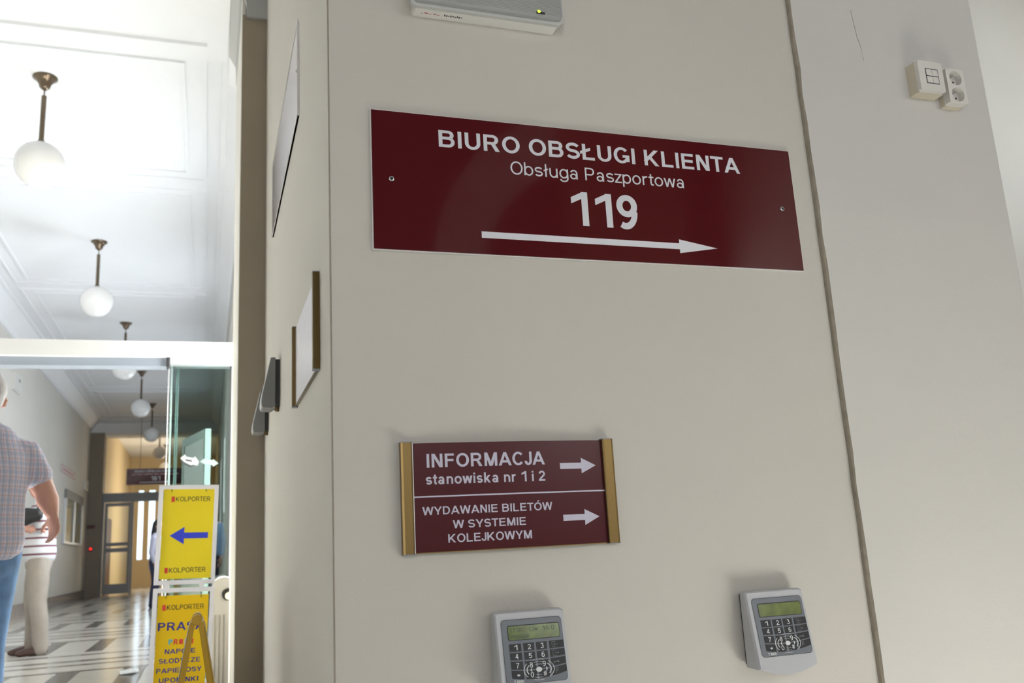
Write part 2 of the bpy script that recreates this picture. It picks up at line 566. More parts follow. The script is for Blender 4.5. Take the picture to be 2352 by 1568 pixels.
        W = .70; band(.35, .745, .31, .27); band(.35, .285, .35, .30)
    elif ch == 'a':
        W = .68; band(.29, .215, .29, .23); rect(.62 - w, 0, .62, .48); band(.32, .45, .30, .29, 0, 160)
    elif ch in 'bpdgq':
        W = .72
        band(.36, X / 2, .36, X / 2 + .015)
        if ch == 'b': rect(0, 0, w, 1)
        if ch == 'd': rect(W - w, 0, W, 1)
        if ch == 'p': rect(0, -.28, w, X)
        if ch in 'gq': rect(W - w, -.02 if ch == 'g' else -.28, W, X)
        if ch == 'g': band(.36, -.02, .36, .27, 195, 360)
    elif ch in 'ce':
        W = .68; band(.35, X / 2, .35, X / 2 + .015, 42 if ch == 'c' else 0, 318)
        if ch == 'e': rect(.06, X / 2 - t * .5, .66, X / 2 + t * .3)
    elif ch in 'ij':
        W = w; rect(0, 0 if ch == 'i' else -.12, w, X); rect(0, 1 - t, w, 1)
        if ch == 'j': rect(-.16, -.28, w, -.28 + t); rect(0, -.28, w, 0)
    elif ch == 'k':
        W = .68; rect(0, 0, w, 1); diag(w * .6, W - w * .75, .24, X, w * 1.25); diag(W - w * .62, w * 1.3, 0, .46, w * 1.2)
    elif ch in 'lł':
        W = w; rect(0, 0, w, 1)
        if ch == 'ł': W = w + .10; P[:] = [[(.05, 0), (.05 + w, 0), (.05 + w, 1), (.05, 1)]]; P.append([(-.06, .42), (w + .16, .56), (w + .16, .56 + t), (-.06, .42 + t)])
    elif ch in 'nu':
        W = .66; rect(0, 0, w, X); rect(W - w, 0, W, X - .30); band(W / 2, X - .32, W / 2, .335, 0, 180)
        if ch == 'u':
            for i, q in enumerate(P): P[i] = [(W - x, X - y) for x, y in q]
    elif ch == 'o':
        W = .74; band(.37, X / 2, .37, X / 2 + .015)
    elif ch == 'r':
        W = .44; rect(0, 0, w, X); stroke(arc(.36, X - .36, .36 - w / 2, .37 - t / 2, 165, 78, 8))
    elif ch == 's':
        W = .64; ess(.64, X)
    elif ch == 't':
        W = .42; rect(.12, .14, .12 + w, .93); rect(0, X - t, W, X); stroke([(.12 + w / 2, .2), (.15 + w / 2, .08), (W - .03, t / 2)], w)
    elif ch == 'w':
        W = 1.02; h = w * .54
        for a, b in ((.27, h), (.27, W / 2), (W - .27, W / 2), (W - .27, W - h)): diag(a, b, 0, X)
    elif ch == 'z':
        W = .58; rect(0, 0, W, t); rect(0, X - t, W, X); diag(w * .6, W - w * .6, t * .8, X - t * .8, w * 1.2)
    elif ch == '.':
        W = w; rect(0, 0, w, w)
    elif ch == ':':
        W = w; rect(0, 0.05, w, w + .05); rect(0, X - w, w, X)
    elif ch == '-':
        W = .4; rect(0, .36, .4, .36 + t)
    elif ch == '*':
        W = .6
        for a in (90, 30, 150): stroke([(.3 - .3 * math.cos(R(a)), .55 - .3 * math.sin(R(a))), (.3 + .3 * math.cos(R(a)), .55 + .3 * math.sin(R(a)))], w * .8)
    elif ch == '#':
        W = .7
        for x in (.2, .48): diag(x - .06, x + .06, 0, .9, w * .8)
        for y in (.25, .58): rect(0, y, W, y + t * .8)
    return W, P


ROUND = set('OÓCGQceobpdgqsS0689')


def text_polys(s, w, track=0.0):
    x = 0.0
    out = []
    for i, ch in enumerate(s):
        adv, P = glyph(ch, w)
        if ch == ' ':
            x += adv; continue
        side = 0.055 if ch in ROUND else (0.02 if ch in 'AVWYTvwyJtz' else 0.085)
        x += side
        out += [[(px + x, py) for px, py in q] for q in P]
        x += adv + side + track
    xs = [p[0] for q in out for p in q]
    return out, min(xs), max(xs)


def union2d(polys):
    """overlapping glyph strokes -> one clean set of triangles"""
    vs, fs = [], []
    for q in polys:
        ar = sum(q[i][0] * q[(i + 1) % len(q)][1] - q[(i + 1) % len(q)][0] * q[i][1] for i in range(len(q)))
        if abs(ar) < 1e-9:
            continue
        q = q if ar > 0 else q[::-1]
        fs.append(list(range(len(vs), len(vs) + len(q))))
        vs += [Vector(p) for p in q]
    v, e, f, _, _, of = delaunay_2d_cdt(vs, [], fs, 1, 1e-5)
    return v, [q for q, o in zip(f, of) if o]     # drop the counters of the letters


def text_words(s, x0, x1, w, track=0.0):
    """list of (word, polygons) laid out so that the whole line spans x0..x1; y in cap units"""
    P, a, b = text_polys(s, w, track)
    k = (x1 - x0) / (b - a)
    out = []
    for word, polys in split_words(s, w, track):
        out.append((word, [[(x0 + (px - a) * k, py) for px, py in q] for q in polys]))
    return out


def split_words(s, w, track):
    x = 0.0
    cur, word = [], ''
    for ch in s + ' ':
        if ch == ' ':
            if cur:
                yield word, cur
            cur, word = [], ''
            x += glyph(' ', w)[0]
            continue
        adv, P = glyph(ch, w)
        side = 0.055 if ch in ROUND else (0.02 if ch in 'AVWYTvwyJtz' else 0.085)
        x += side
        cur = cur + [[(px + x, py) for px, py in q] for q in P]
        word += ch
        x += adv + side + track


def text_obj(parent, m, s, x0, x1, zb, cap, w=0.2, y=0.0, warp=None, place=None, lift=0.0004):
    """printed words of the line s between x0 and x1, baseline zb, cap height cap, facing -y"""
    for word, polys in text_words(s, x0, x1, w):
        v, f = union2d(polys)
        bm = bmesh.new()
        vs = []
        for p in v:
            if place:
                vs.append(bm.verts.new(place(p[0], p[1])))
            else:
                z = zb + p[1] * cap
                vs.append(bm.verts.new((p[0], y - lift + (warp(p[0], z) if warp else 0.0), z)))
        for q in f:
            bm.faces.new([vs[i] for i in q])
        bm.normal_update()
        for fc in bm.faces:
            if fc.normal.y > 0:
                fc.normal_flip()
        obj('lettering', bm, m, parent)


def flat_poly(bm, pts, y, depth=0.0004, warp=None, sub=1):
    """thin raised polygon (outline in x,z) facing -y"""
    f = []
    for off in (0.0, -depth):
        f.append([bm.verts.new((px, y + off + (warp(px, pz) if warp else 0), pz)) for px, pz in pts])
    n = len(pts)
    bm.faces.new(f[1])
    for i in range(n):
        bm.faces.new((f[0][i], f[0][(i + 1) % n], f[1][(i + 1) % n], f[1][i]))
    bmesh.ops.recalc_face_normals(bm, faces=bm.faces[:])
    return bm


def struct(name, bm, m, parent=None, **kw):
    o = obj(name, bm, m, parent, **kw)
    if parent is None:
        o['kind'] = 'structure'
    return o


# ------------------------------------------------------------------ the setting: hall, pier, corridor
FZ = -0.77        # corridor floor
HZ = -1.50        # floor of the lower hall
CZ = 4.40         # corridor ceiling
HC = 6.60         # ceiling of the tall hall
XR = 0.1735 * K   # face of the passage jamb
D = 1.35 * K
XL = -3.32
PY = 4.33         # far end of the jamb
GX, PX2 = 1.090 * K, 1.563 * K
YP = 6.2          # glass partition

struct('wall_front', bx(XR, GX + 0.02, D, PY, HZ, HC), WALL)
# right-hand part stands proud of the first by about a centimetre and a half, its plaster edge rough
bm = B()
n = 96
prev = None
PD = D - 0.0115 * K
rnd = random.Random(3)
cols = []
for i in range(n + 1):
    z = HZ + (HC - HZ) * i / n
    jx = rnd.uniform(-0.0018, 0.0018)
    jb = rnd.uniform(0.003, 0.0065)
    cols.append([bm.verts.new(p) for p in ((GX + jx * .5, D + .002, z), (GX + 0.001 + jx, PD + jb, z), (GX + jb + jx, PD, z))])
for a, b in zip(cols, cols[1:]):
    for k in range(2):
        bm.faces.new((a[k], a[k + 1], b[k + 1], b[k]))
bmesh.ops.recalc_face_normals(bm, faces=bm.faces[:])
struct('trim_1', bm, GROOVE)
zl = 0.435 * 1.95   # paint tone changes here
bm = B()
rnd = random.Random(3)
edge = []
for i in range(n + 1):
    z = HZ + (HC - HZ) * i / n
    jx = rnd.uniform(-0.0018, 0.0018)
    jb = rnd.uniform(0.003, 0.0065)
    edge.append((GX + jb + jx, z))
v0 = [bm.verts.new((x, PD, z)) for x, z in edge]
v1 = [bm.verts.new((PX2, PD, z)) for x, z in edge]
v2 = [bm.verts.new((PX2, PY, z)) for x, z in edge]
for i in range(n):
    bm.faces.new((v0[i], v1[i], v1[i + 1], v0[i + 1]))
    bm.faces.new((v1[i], v2[i], v2[i + 1], v1[i + 1]))
bmesh.ops.recalc_face_normals(bm, faces=bm.faces[:])


def two_tone():
    m = WALL_R.copy()
    m.name = 'wall_paint_two_tone'
    nt = m.node_tree
    b = nt.nodes['Principled BSDF']
    src = b.inputs['Base Color'].links[0].from_socket
    tc = nt.nodes.new('ShaderNodeTexCoord')
    sp = nt.nodes.new('ShaderNodeSeparateXYZ')
    nt.links.new(tc.outputs['Object'], sp.inputs[0])
    mr = nt.nodes.new('ShaderNodeMapRange')
    mr.inputs['From Min'].default_value = 0.845
    mr.inputs['From Max'].default_value = 0.86
    nt.links.new(sp.outputs['Z'], mr.inputs['Value'])
    mx = nt.nodes.new('ShaderNodeMixRGB')
    mx.blend_type = 'MULTIPLY'
    nt.links.new(mr.outputs[0], mx.inputs[0])
    nt.links.new(src, mx.inputs[1])
    mx.inputs[2].default_value = (0.99, 0.985, 1.0, 1)
    nt.links.new(mx.outputs[0], b.inputs['Base Color'])
    return m


struct('wall_right_panel', bm, two_tone())
# thin joint line along the jamb corner
struct('trim_2', tube(B(), [(XR + 0.003, D - 0.0005, HZ), (XR + 0.003, D - 0.0005, HC)], 0.0016, 6), GROOVE)

struct('trim_31', tube(B(), [(x_ * PD, PD - .0006, z_ * PD) for x_, z_ in ((.9255, .775), (.9285, .745), (.930, .728), (.934, .715), (.9362, .690))], 0.0006, 5), GROOVE)   # hairline crack
# end of the jamb: brown return, cream corner strip, moulded head
XB = 0.130
struct('wall_return', bx(XB, 0.62, PY, 5.3, FZ - .75, 2.74), BROWN)
struct('trim_3', bx(XB - 0.002, XB + 0.016, PY + 0.03, 5.32, FZ, CZ), CREAM)
bm = B()
prism(bm, [(XB + .02, 2.72), (0.6, 2.72), (0.6, 3.3), (XB - .05, 3.3), (XB - .05, 3.05), (XB - .01, 2.98), (XB - .005, 2.86), (XB + .018, 2.80)], 'y', PY - 0.02, 5.30)
struct('trim_4', bm, mat('grey_plaster', (0.42, 0.42, 0.41), 0.6))
struct('wall_return_upper', bx(XB, 0.62, PY + .02, 5.28, 3.3, HC), WHITE)

# corridor side walls with window openings on the right
def pierced(x0, x1, ya, yb, z0, z1, wins):
    bm = B()
    y = ya
    for a, b, c, d in wins:
        box(bm, x0, x1, y, a, z0, z1)
        box(bm, x0, x1, a, b, z0, c)
        box(bm, x0, x1, a, b, d, z1)
        y = b
    box(bm, x0, x1, y, yb, z0, z1)
    return bm


struct('wall_right', pierced(0.33, 0.62, 5.28, 29.5, FZ - .1, CZ, CW_Y), WALL_C)
struct('wall_left', bx(XL - 0.3, XL, -6.2, 29.5, HZ, CZ), WALL_C)
struct('ceiling', bx(XL - 0.3, HALL_X + 0.3, -6.2, 6.75, HC, HC + 0.2), WHITE)
struct('wall_above_beam', bx(XL, 0.33, 6.55, 6.75, CZ, HC), WHITE)
struct('wall_left_upper', bx(XL - 0.3, XL, -6.2, 6.75, CZ, HC), WALL_C)
struct('wall_right_upper', bx(0.33, 0.62, 5.28, 6.75, CZ, HC), WALL_C)
struct('ceiling_corridor', bx(XL - 0.3, 0.62, 6.75, 41, CZ, CZ + 0.2), WHITE)
bm = B()
x = XL - 0.3
for a, b, c, d in BW:
    box(bm, x, a, -6.3, -6.0, HZ, HC); box(bm, a, b, -6.3, -6.0, HZ, c); box(bm, a, b, -6.3, -6.0, d, HC); x = b
box(bm, x, HALL_X + 0.3, -6.3, -6.0, HZ, HC)
struct('wall_back', bm, mat('dark_panelling', (0.17, 0.13, 0.11), 0.6))
struct('wall_far_right', pierced(HALL_X, HALL_X + 0.3, -6.0, HALL_Y + .2, HZ, HC, HW), CREAM)
struct('wall_far', bx(0.62, HALL_X, HALL_Y, HALL_Y + 0.25, HZ, HC), CREAM)
struct('floor', bx(XL - 0.3, HALL_X + 0.3, -6.2, HALL_Y + .2, HZ - 0.15, HZ), HFLOOR)
for i in range(3):   # steps from the hall up to the corridor
    struct('floor_step', bx(XL, XR - .001, 1.9 + .33 * i, 1.9 + .33 * (i + 1), HZ, HZ + (FZ - HZ) * (i + 1) / 4), HFLOOR)
struct('floor_landing', bx(XL, XR - .001, 2.89, 6.0, HZ, FZ), HFLOOR)
struct('wall_sun_blocker', bx(3.0, 3.3, 9.0, 46, -2, 9), mat('sun_blocker_render', (0.6, 0.58, 0.52), 0.9))  # unseen wall added to keep sun out of the farther corridor windows

# hall windows and corridor windows: frames, glazing bars, panes
def window(idx, x, a, b, c, d, bars=1):
    fr = B()
    t = 0.06
    box(fr, x - .02, x + .05, a, a + t, c, d); box(fr, x - .02, x + .05, b - t, b, c, d)
    box(fr, x - .02, x + .05, a + t, b - t, c, c + t); box(fr, x - .02, x + .05, a + t, b - t, d - t, d)
    w = struct('window_%d' % idx, fr, WINW)
    obj('glazing_bar', bx(x, x + .03, (a + b) / 2 - .02, (a + b) / 2 + .02, c + t, d - t), WINW, w)
    obj('pane', bx(x + .01, x + .016, a + t, b - t, c + t, d - t), GLASS2, w)


k = 1
for a, b, c, d in HW:
    window(k, HALL_X + .18, a, b, c, d); k += 1
for a, b, c, d in CW_Y:
    window(k, 0.52, a, b, c, d); k += 1

for a, b, c, d in BW:  # frames for the added fill-light windows behind the camera
    fr = B()
    t = 0.06
    box(fr, a, a + t, -6.2, -6.13, c, d); box(fr, b - t, b, -6.2, -6.13, c, d)
    box(fr, a + t, b - t, -6.2, -6.13, c, c + t); box(fr, a + t, b - t, -6.2, -6.13, d - t, d)
    w = struct('window_%d' % k, fr, WINW); k += 1
    obj('glazing_bar', bx((a + b) / 2 - .02, (a + b) / 2 + .02, -6.18, -6.15, c + t, d - t), WINW, w)
    obj('pane', bx(a + t, b - t, -6.17, -6.164, c + t, d - t), GLASS2, w)

# arch / pilasters of the hall behind the camera (they show in the gloss of the sign)
bm = B()      # pale archivolt springing from a pier
ar = [R(180 - 95 * i / 18) for i in range(19)]
outer = [(2.45, HZ)] + [(4.6 + 2.15 * math.cos(a), 3.1 + 2.3 * math.sin(a)) for a in ar]
inner = [(3.10, HZ)] + [(4.6 + 1.5 * math.cos(a), 3.1 + 1.55 * math.sin(a)) for a in ar]
for (p0, q0, p1, q1) in zip(outer, inner, outer[1:], inner[1:]):
    vs = [bm.verts.new((x, -5.9, z)) for x, z in (p0, q0, q1, p1)]
    bm.faces.new(vs)
    for (xa, za), (xb, zb_) in ((q0, q1), (p0, p1)):
        bm.faces.new([bm.verts.new(p) for p in ((xa, -5.9, za), (xb, -5.9, zb_), (xb, -6.0, zb_), (xa, -6.0, za))])
bmesh.ops.recalc_face_normals(bm, faces=bm.faces[:])
struct('trim_30', bm, WHITE)
struct('wall_frieze', bx(4.15, 5.8, -6.0, -5.8, 3.25, HC), mat('pilaster_stone', (0.55, 0.30, 0.19), 0.5))

# ceiling of the corridor: mouldings, cornices, beams
bm = B()
prism(bm, [(XL, 4.08), (XL + .04, 4.08), (XL + .07, 4.16), (XL + .20, 4.30), (XL + .24, 4.36), (XL + .30, 4.37), (XL + .30, CZ), (XL, CZ)], 'y', 7.6, 29.5)
struct('trim_5', bm, WHITE)
bm = B()
prism(bm, [(0.33, 4.08), (0.29, 4.08), (0.26, 4.16), (0.16, 4.30), (0.12, 4.36), (0.07, 4.37), (0.07, CZ), (0.33, CZ)], 'y', 7.6, 29.5)
struct('trim_6', bm, WHITE)


def ring_mould(name, x0, x1, y0, y1, w=0.035, h=0.022):
    bm = B()
    z0, z1 = CZ - h, CZ
    box(bm, x0, x0 + w, y0, y1, z0, z1); box(bm, x1 - w, x1, y0, y1, z0, z1)
    box(bm, x0 + w, x1 - w, y0, y0 + w, z0, z1); box(bm, x0 + w, x1 - w, y1 - w, y1, z0, z1)
    return struct(name, bm, WHITE)


LY = [8.38 + 4.555 * i for i in range(6)]
for i, y in enumerate(LY[:5]):
    y0 = max(y - 2.12, 7.62)
    ring_mould('trim_%d' % (10 + 2 * i), -2.87, -0.07, y0, y + 2.12)
    ring_mould('trim_%d' % (11 + 2 * i), -2.68, -0.26, y0 + .19, y + 1.93)
# beam over the glass partition with a sunk panel in its underside
BZ = 4.28
bm = B()
box(bm, XL, -0.07, 6.55, 7.32, BZ + .03, CZ); box(bm, -0.07, 0.33, 6.55, 7.55, BZ, CZ); box(bm, XL, -0.07, 7.32, 7.55, BZ, CZ)
struct('trim_7', bm, WHITE)
bm = B()
prism(bm, [(0.33, 3.70), (0.31, 3.70), (0.285, 3.76), (0.27, 3.88), (0.20, 3.93), (0.19, 4.02), (0.115, 4.08), (0.10, 4.28), (0.33, 4.28)], 'y', 6.9, 7.55)
struct('trim_8', bm, WHITE)
# far beam and pier
struct('trim_9', prism(B(), [(29.5, 4.0), (29.5, 4.28), (29.3, 4.36), (29.3, CZ), (30.3, CZ), (30.3, 3.93), (29.62, 3.93)], 'x', XL, 0.33), WHITE)
struct('wall_pier', bx(XL, -2.93, 29.5, 30.1, FZ, 4.0), mat('dark_pier_paint', (0.30, 0.25, 0.19), 0.6))  # pier painted darker than the corridor walls
struct('wall_left_end', bx(-3.25, -2.95, 30.1, 40.0, FZ, CZ), FARY)
struct('wall_right_end', pierced(0.33, 0.62, 29.5, 40.0, FZ, CZ, [(33, 36, .2, 3.0)]), FARY)
# end wall with tall windows
ws = [(-2.62, -2.42), (-2.22, -1.98), (-0.6, -0.2)]
bm = B()
x = -3.25
for a, b in ws:
    box(bm, x, a, 40, 40.3, FZ, CZ); box(bm, a, b, 40, 40.3, FZ, .25); box(bm, a, b, 40, 40.3, 3.05, CZ); x = b
box(bm, x, .62, 40, 40.3, FZ, CZ)
struct('wall_end', bm, FARY)
for i, (a, b) in enumerate(ws):
    w = struct('window_%d' % (k + i), bx(a, b, 40.02, 40.06, .25, .30), WINW)
    obj('pane', bx(a, b, 40.1, 40.11, .30, 3.05), GLASS2, w)

# skirting and floor of the corridor, tile by tile
struct('baseboard_left', bx(XL, XL + 0.025, 6.0, 29.5, FZ, FZ + 0.22), STONE_B)
fl = struct('floor_corridor', bx(XL, 0.33, 6.0, 40.0, FZ - .1, FZ - 0.003), mat('tile_joint', (0.12, 0.11, 0.10), 0.8))
TILE = {}


def tile(name, x0, x1, y0, y1, m):
    g = 0.003
    key = (round(x1 - x0, 4), round(y1 - y0, 4), m.name)
    if key not in TILE:
        bmt = bx(-(x1 - x0) / 2 + g, (x1 - x0) / 2 - g, -(y1 - y0) / 2 + g, (y1 - y0) / 2 - g, -0.02, 0)
        me = bpy.data.meshes.new(name)
        bmt.to_mesh(me); bmt.free()
        me.materials.append(m)
        TILE[key] = me
    o = bpy.data.objects.new(name, TILE[key])
    COL.objects.link(o)
    o.parent = fl
    o.location = ((x0 + x1) / 2, (y0 + y1) / 2, FZ + rnd.uniform(-.0006, .0004))


XA, XE = XL + 0.40, 0.33
tile('border_slab', XL + .025, XA, 6.0, 18.0, STONE_B); tile('border_slab', XL + .025, XA, 18.0, 29.5, STONE_B)
PER = 3.98
for r in range(6):
    ya = 6.05 + PER * r
    # row of alternating pale and dark slabs
    xs = XE
    off = -0.43 - 0.02 * (r % 2)
    xe = [XE]
    xcur = off
    y0, y1 = (ya, ya + 2.1) if r == 0 else (ya, ya + 1.52)
    segs = []
    x = XE
    while x > XA + .02:
        nd = off
        segs.append((x, max(off, XA), STONE_L)) if x > off else None
        a = max(off - 0.16, XA)
        if off > XA:
            segs.append((max(off, XA), a, STONE_D))
        x = a
        off -= 0.485
    for b_, a_, m_ in segs:
        if b_ - a_ > .02:
            tile('floor_slab', a_, b_, y0, y1, m_)
    # bands of thin dark lines between pale strips
    edges = [y1]
    ys = y1
    yn = ya + PER
    gap = yn - ys
    pat = [(.10, STONE_D), (.40, STONE_L), (.12, STONE_D), (.24, STONE_L), (.14, STONE_D), (.45, STONE_L), (.12, STONE_D)]
    tot = sum(p[0] for p in pat)
    for w_, m_ in pat:
        w2 = w_ * gap / (tot + .25)
        tile('floor_strip', XA, XE, ys, ys + w2, m_)
        ys += w2
    tile('floor_strip', XA, XE, ys, yn, STONE_L)
tile('floor_strip', XA, XE, 6.05 + PER * 6, 33, STONE_L)
tile('floor_strip', -2.95, XE, 33, 40, STONE_L)

# ------------------------------------------------------------------ big burgundy direction sign
S = K


def arrow_right(bm, x0, xh, x1, zc, hw, hh, y, warp=None, depth=0.0004):
    nseg = 8
    for i in range(nseg):
        a, b = x0 + (xh - x0) * i / nseg, x0 + (xh - x0) * (i + 1) / nseg
        flat_poly(bm, [(a, zc - hw), (b, zc - hw), (b, zc + hw), (a, zc + hw)], y, depth, warp)
    flat_poly(bm, [(xh, zc - hh), (x1, zc), (xh, zc + hh)], y, depth, warp)
    return bm


def big_sign(loc, label, lines, group=None):
    """0.802 x 0.2388 burgundy plate; lines = (text, x0, x1, baseline, cap, weight)"""
    t = thing('direction_sign', loc, label, 'sign', group=group)
    obj('backing_plate', bx(-.4028, .4028, -.0045, 0, -.0018, .2406), ACRYL, t, bevel=.0006)
    obj('panel', bx(-.4008, .4008, -.0062, -.0044, 0, .2388), BURG, t)
    for s, a, b, zb, cap, w in lines:
        text_obj(t, LETTER, s, a, b, zb, cap, w, -.0062)
    return t


x0 = 0.6436
sg = big_sign((x0, 1.35, 0.469), 'large glossy burgundy wall sign with white passport office lettering and number 119',
              [('BIURO OBSŁUGI KLIENTA', .3545 - x0, .9310 - x0, .1832, .0302, .195),
               ('Obsługa Paszportowa', .4782 - x0, .8091 - x0, .1448, .0236, .125),
               ('119', .5850 - x0, .7105 - x0, .0600, .0620, .205)])
bm = arrow_right(B(), .4213 - x0, .7880 - x0, .8645 - x0, .0333, .0055, .0128, -.0062)
obj('arrow', bm, LETTER, sg)
for sx in (.2735, 1.0138):
    s_ = obj('screw', lathe(B(), [(.0042, -.0062), (.0042, -.0075), (.0028, -.0078)], 20, (sx - x0, 0, .1195), 'y'), STEEL, sg)
    obj('screw_hole', lathe(B(), [(.0026, -.0076), (.0026, -.0080)], 16, (sx - x0, 0, .1195), 'y'), BLACK, s_)

# ------------------------------------------------------------------ information sign with bronze rails
x0, z0 = 0.4497, -0.0046
t = thing('information_sign', (x0, 1.35, z0), 'small curved burgundy sign with bronze side rails reading INFORMACJA and KOLEJKOWYM', 'sign')
PW = 0.158


def curve_y(px, pz):
    return -0.0075 - 0.0065 * (1 - (px / PW) ** 2)


bm = B()
nx = 24
rows = []
for zz in (.0020, .1646):
    rows.append([bm.verts.new((-PW + 2 * PW * i / nx, curve_y(-PW + 2 * PW * i / nx, 0), zz)) for i in range(nx + 1)])
back = [[bm.verts.new((v.co.x, v.co.y + .002, v.co.z)) for v in r_] for r_ in rows]
for i in range(nx):
    bm.faces.new((rows[0][i], rows[0][i + 1], rows[1][i + 1], rows[1][i]))
    bm.faces.new((back[0][i], back[1][i], back[1][i + 1], back[0][i + 1]))
    bm.faces.new((rows[1][i], rows[1][i + 1], back[1][i + 1], back[1][i]))
    bm.faces.new((rows[0][i], back[0][i], back[0][i + 1], rows[0][i + 1]))
bmesh.ops.recalc_face_normals(bm, faces=bm.faces[:])
obj('panel', bm, BURG2, t, smooth=False)
bm = B()
for i in range(nx):
    a, b = -PW + 2 * PW * i / nx, -PW + 2 * PW * (i + 1) / nx
    flat_poly(bm, [(a, .0010), (b, .0010), (b, .0024), (a, .0024)], 0, .001, curve_y)
obj('lower_lip', bm, BRONZE, t)
bm = B()
for i in range(nx):
    a, b = -PW + 2 * PW * i / nx, -PW + 2 * PW * (i + 1) / nx
    flat_poly(bm, [(a, .0828), (b, .0828), (b, .0850), (a, .0850)], 0, .0004, curve_y)
obj('divider', bm, LETTER2, t)
for s, a, b, zb, cap, w in (('INFORMACJA', .3150, .5045, .1227, .0206, .195), ('stanowiska nr 1 i 2', .3128, .5034, .0973, .0157, .19),
                            ('WYDAWANIE BILETÓW', .3062, .5125, .0522, .0120, .18), ('W SYSTEMIE', .3516, .4670, .0310, .0119, .18), ('KOLEJKOWYM', .3432, .4756, .0104, .0124, .18)):
    text_obj(t, LETTER2, s, a - x0, b - x0, zb - z0, cap, w, 0, curve_y)
for zc in (.1197, .0389):
    obj('arrow', arrow_right(B(), .5301 - x0, .5673 - x0, .5932 - x0, zc - z0, .0047, .0123, 0, curve_y), LETTER2, t)
for sx in (-1, 1):
    bm = prism(B(), [(sx * .1585, -.0005), (sx * .1745, -.0005), (sx * .1745, -.0125), (sx * .1715, -.0135), (sx * .1595, -.0135), (sx * .1572, -.0120), (sx * .1572, -.009)], 'z', .0010, .1656)
    rl = obj('side_rail', bm, BRONZE, t)
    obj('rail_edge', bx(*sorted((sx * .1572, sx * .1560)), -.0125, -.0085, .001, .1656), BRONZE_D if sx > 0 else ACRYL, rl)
    for zz in ((0, .0010), (.1656, .1668)):
        obj('end_cap', bx(*sorted((sx * .1560, sx * .1748)), -.0138, 0, *zz), CAP, rl)

# ------------------------------------------------------------------ keypads
KW = .1057


def kp(u, v, o=0.0):
    """point on the sloping front of a keypad: u across, v from top 0 to bottom corners 1, o out of the face"""
    return (u, -(.025 + .020 * v + o), -.115 * v)


def zz2v(z):
    return (-.0965 - z * (1.35 - .025 - .0003) / 1.325) / .115


def kp_poly(bm, pts, o0, o1):
    a = [bm.verts.new(kp(u, v, o0)) for u, v in pts]
    b = [bm.verts.new(kp(u, v, o1)) for u, v in pts]
    n_ = len(pts)
    bm.faces.new(b)
    for i in range(n_):
        bm.faces.new((a[i], a[(i + 1) % n_], b[(i + 1) % n_], b[i]))
    bmesh.ops.recalc_face_normals(bm, faces=bm.faces[:])
    return bm


def kp_text(parent, name, m, s, u0, u1, vb, cap, w, o):
    polys = [q for _, p in text_words(s, u0, u1, w) for q in p]
    v, f = union2d(polys)
    bm = B()
    vs = [bm.verts.new(kp(p[0], vb - p[1] * cap, o)) for p in v]
    for q in f:
        bm.faces.new([vs[i] for i in q])
    bm.normal_update()
    for fc in bm.faces:
        if fc.normal.y > 0:
            fc.normal_flip()
    return obj(name, bm, m, parent)


def kprr(u0, u1, v0, v1, r_):
    return [(u, z / .115) for u, z in rrect(u0, u1, v0 * .115, v1 * .115, r_)]


def sag(u, r_):
    return -(.004, .009, .022, .040, .060)[r_] * ((u - .050) / .05) ** 2 * (1.0 if u < .05 else .9)


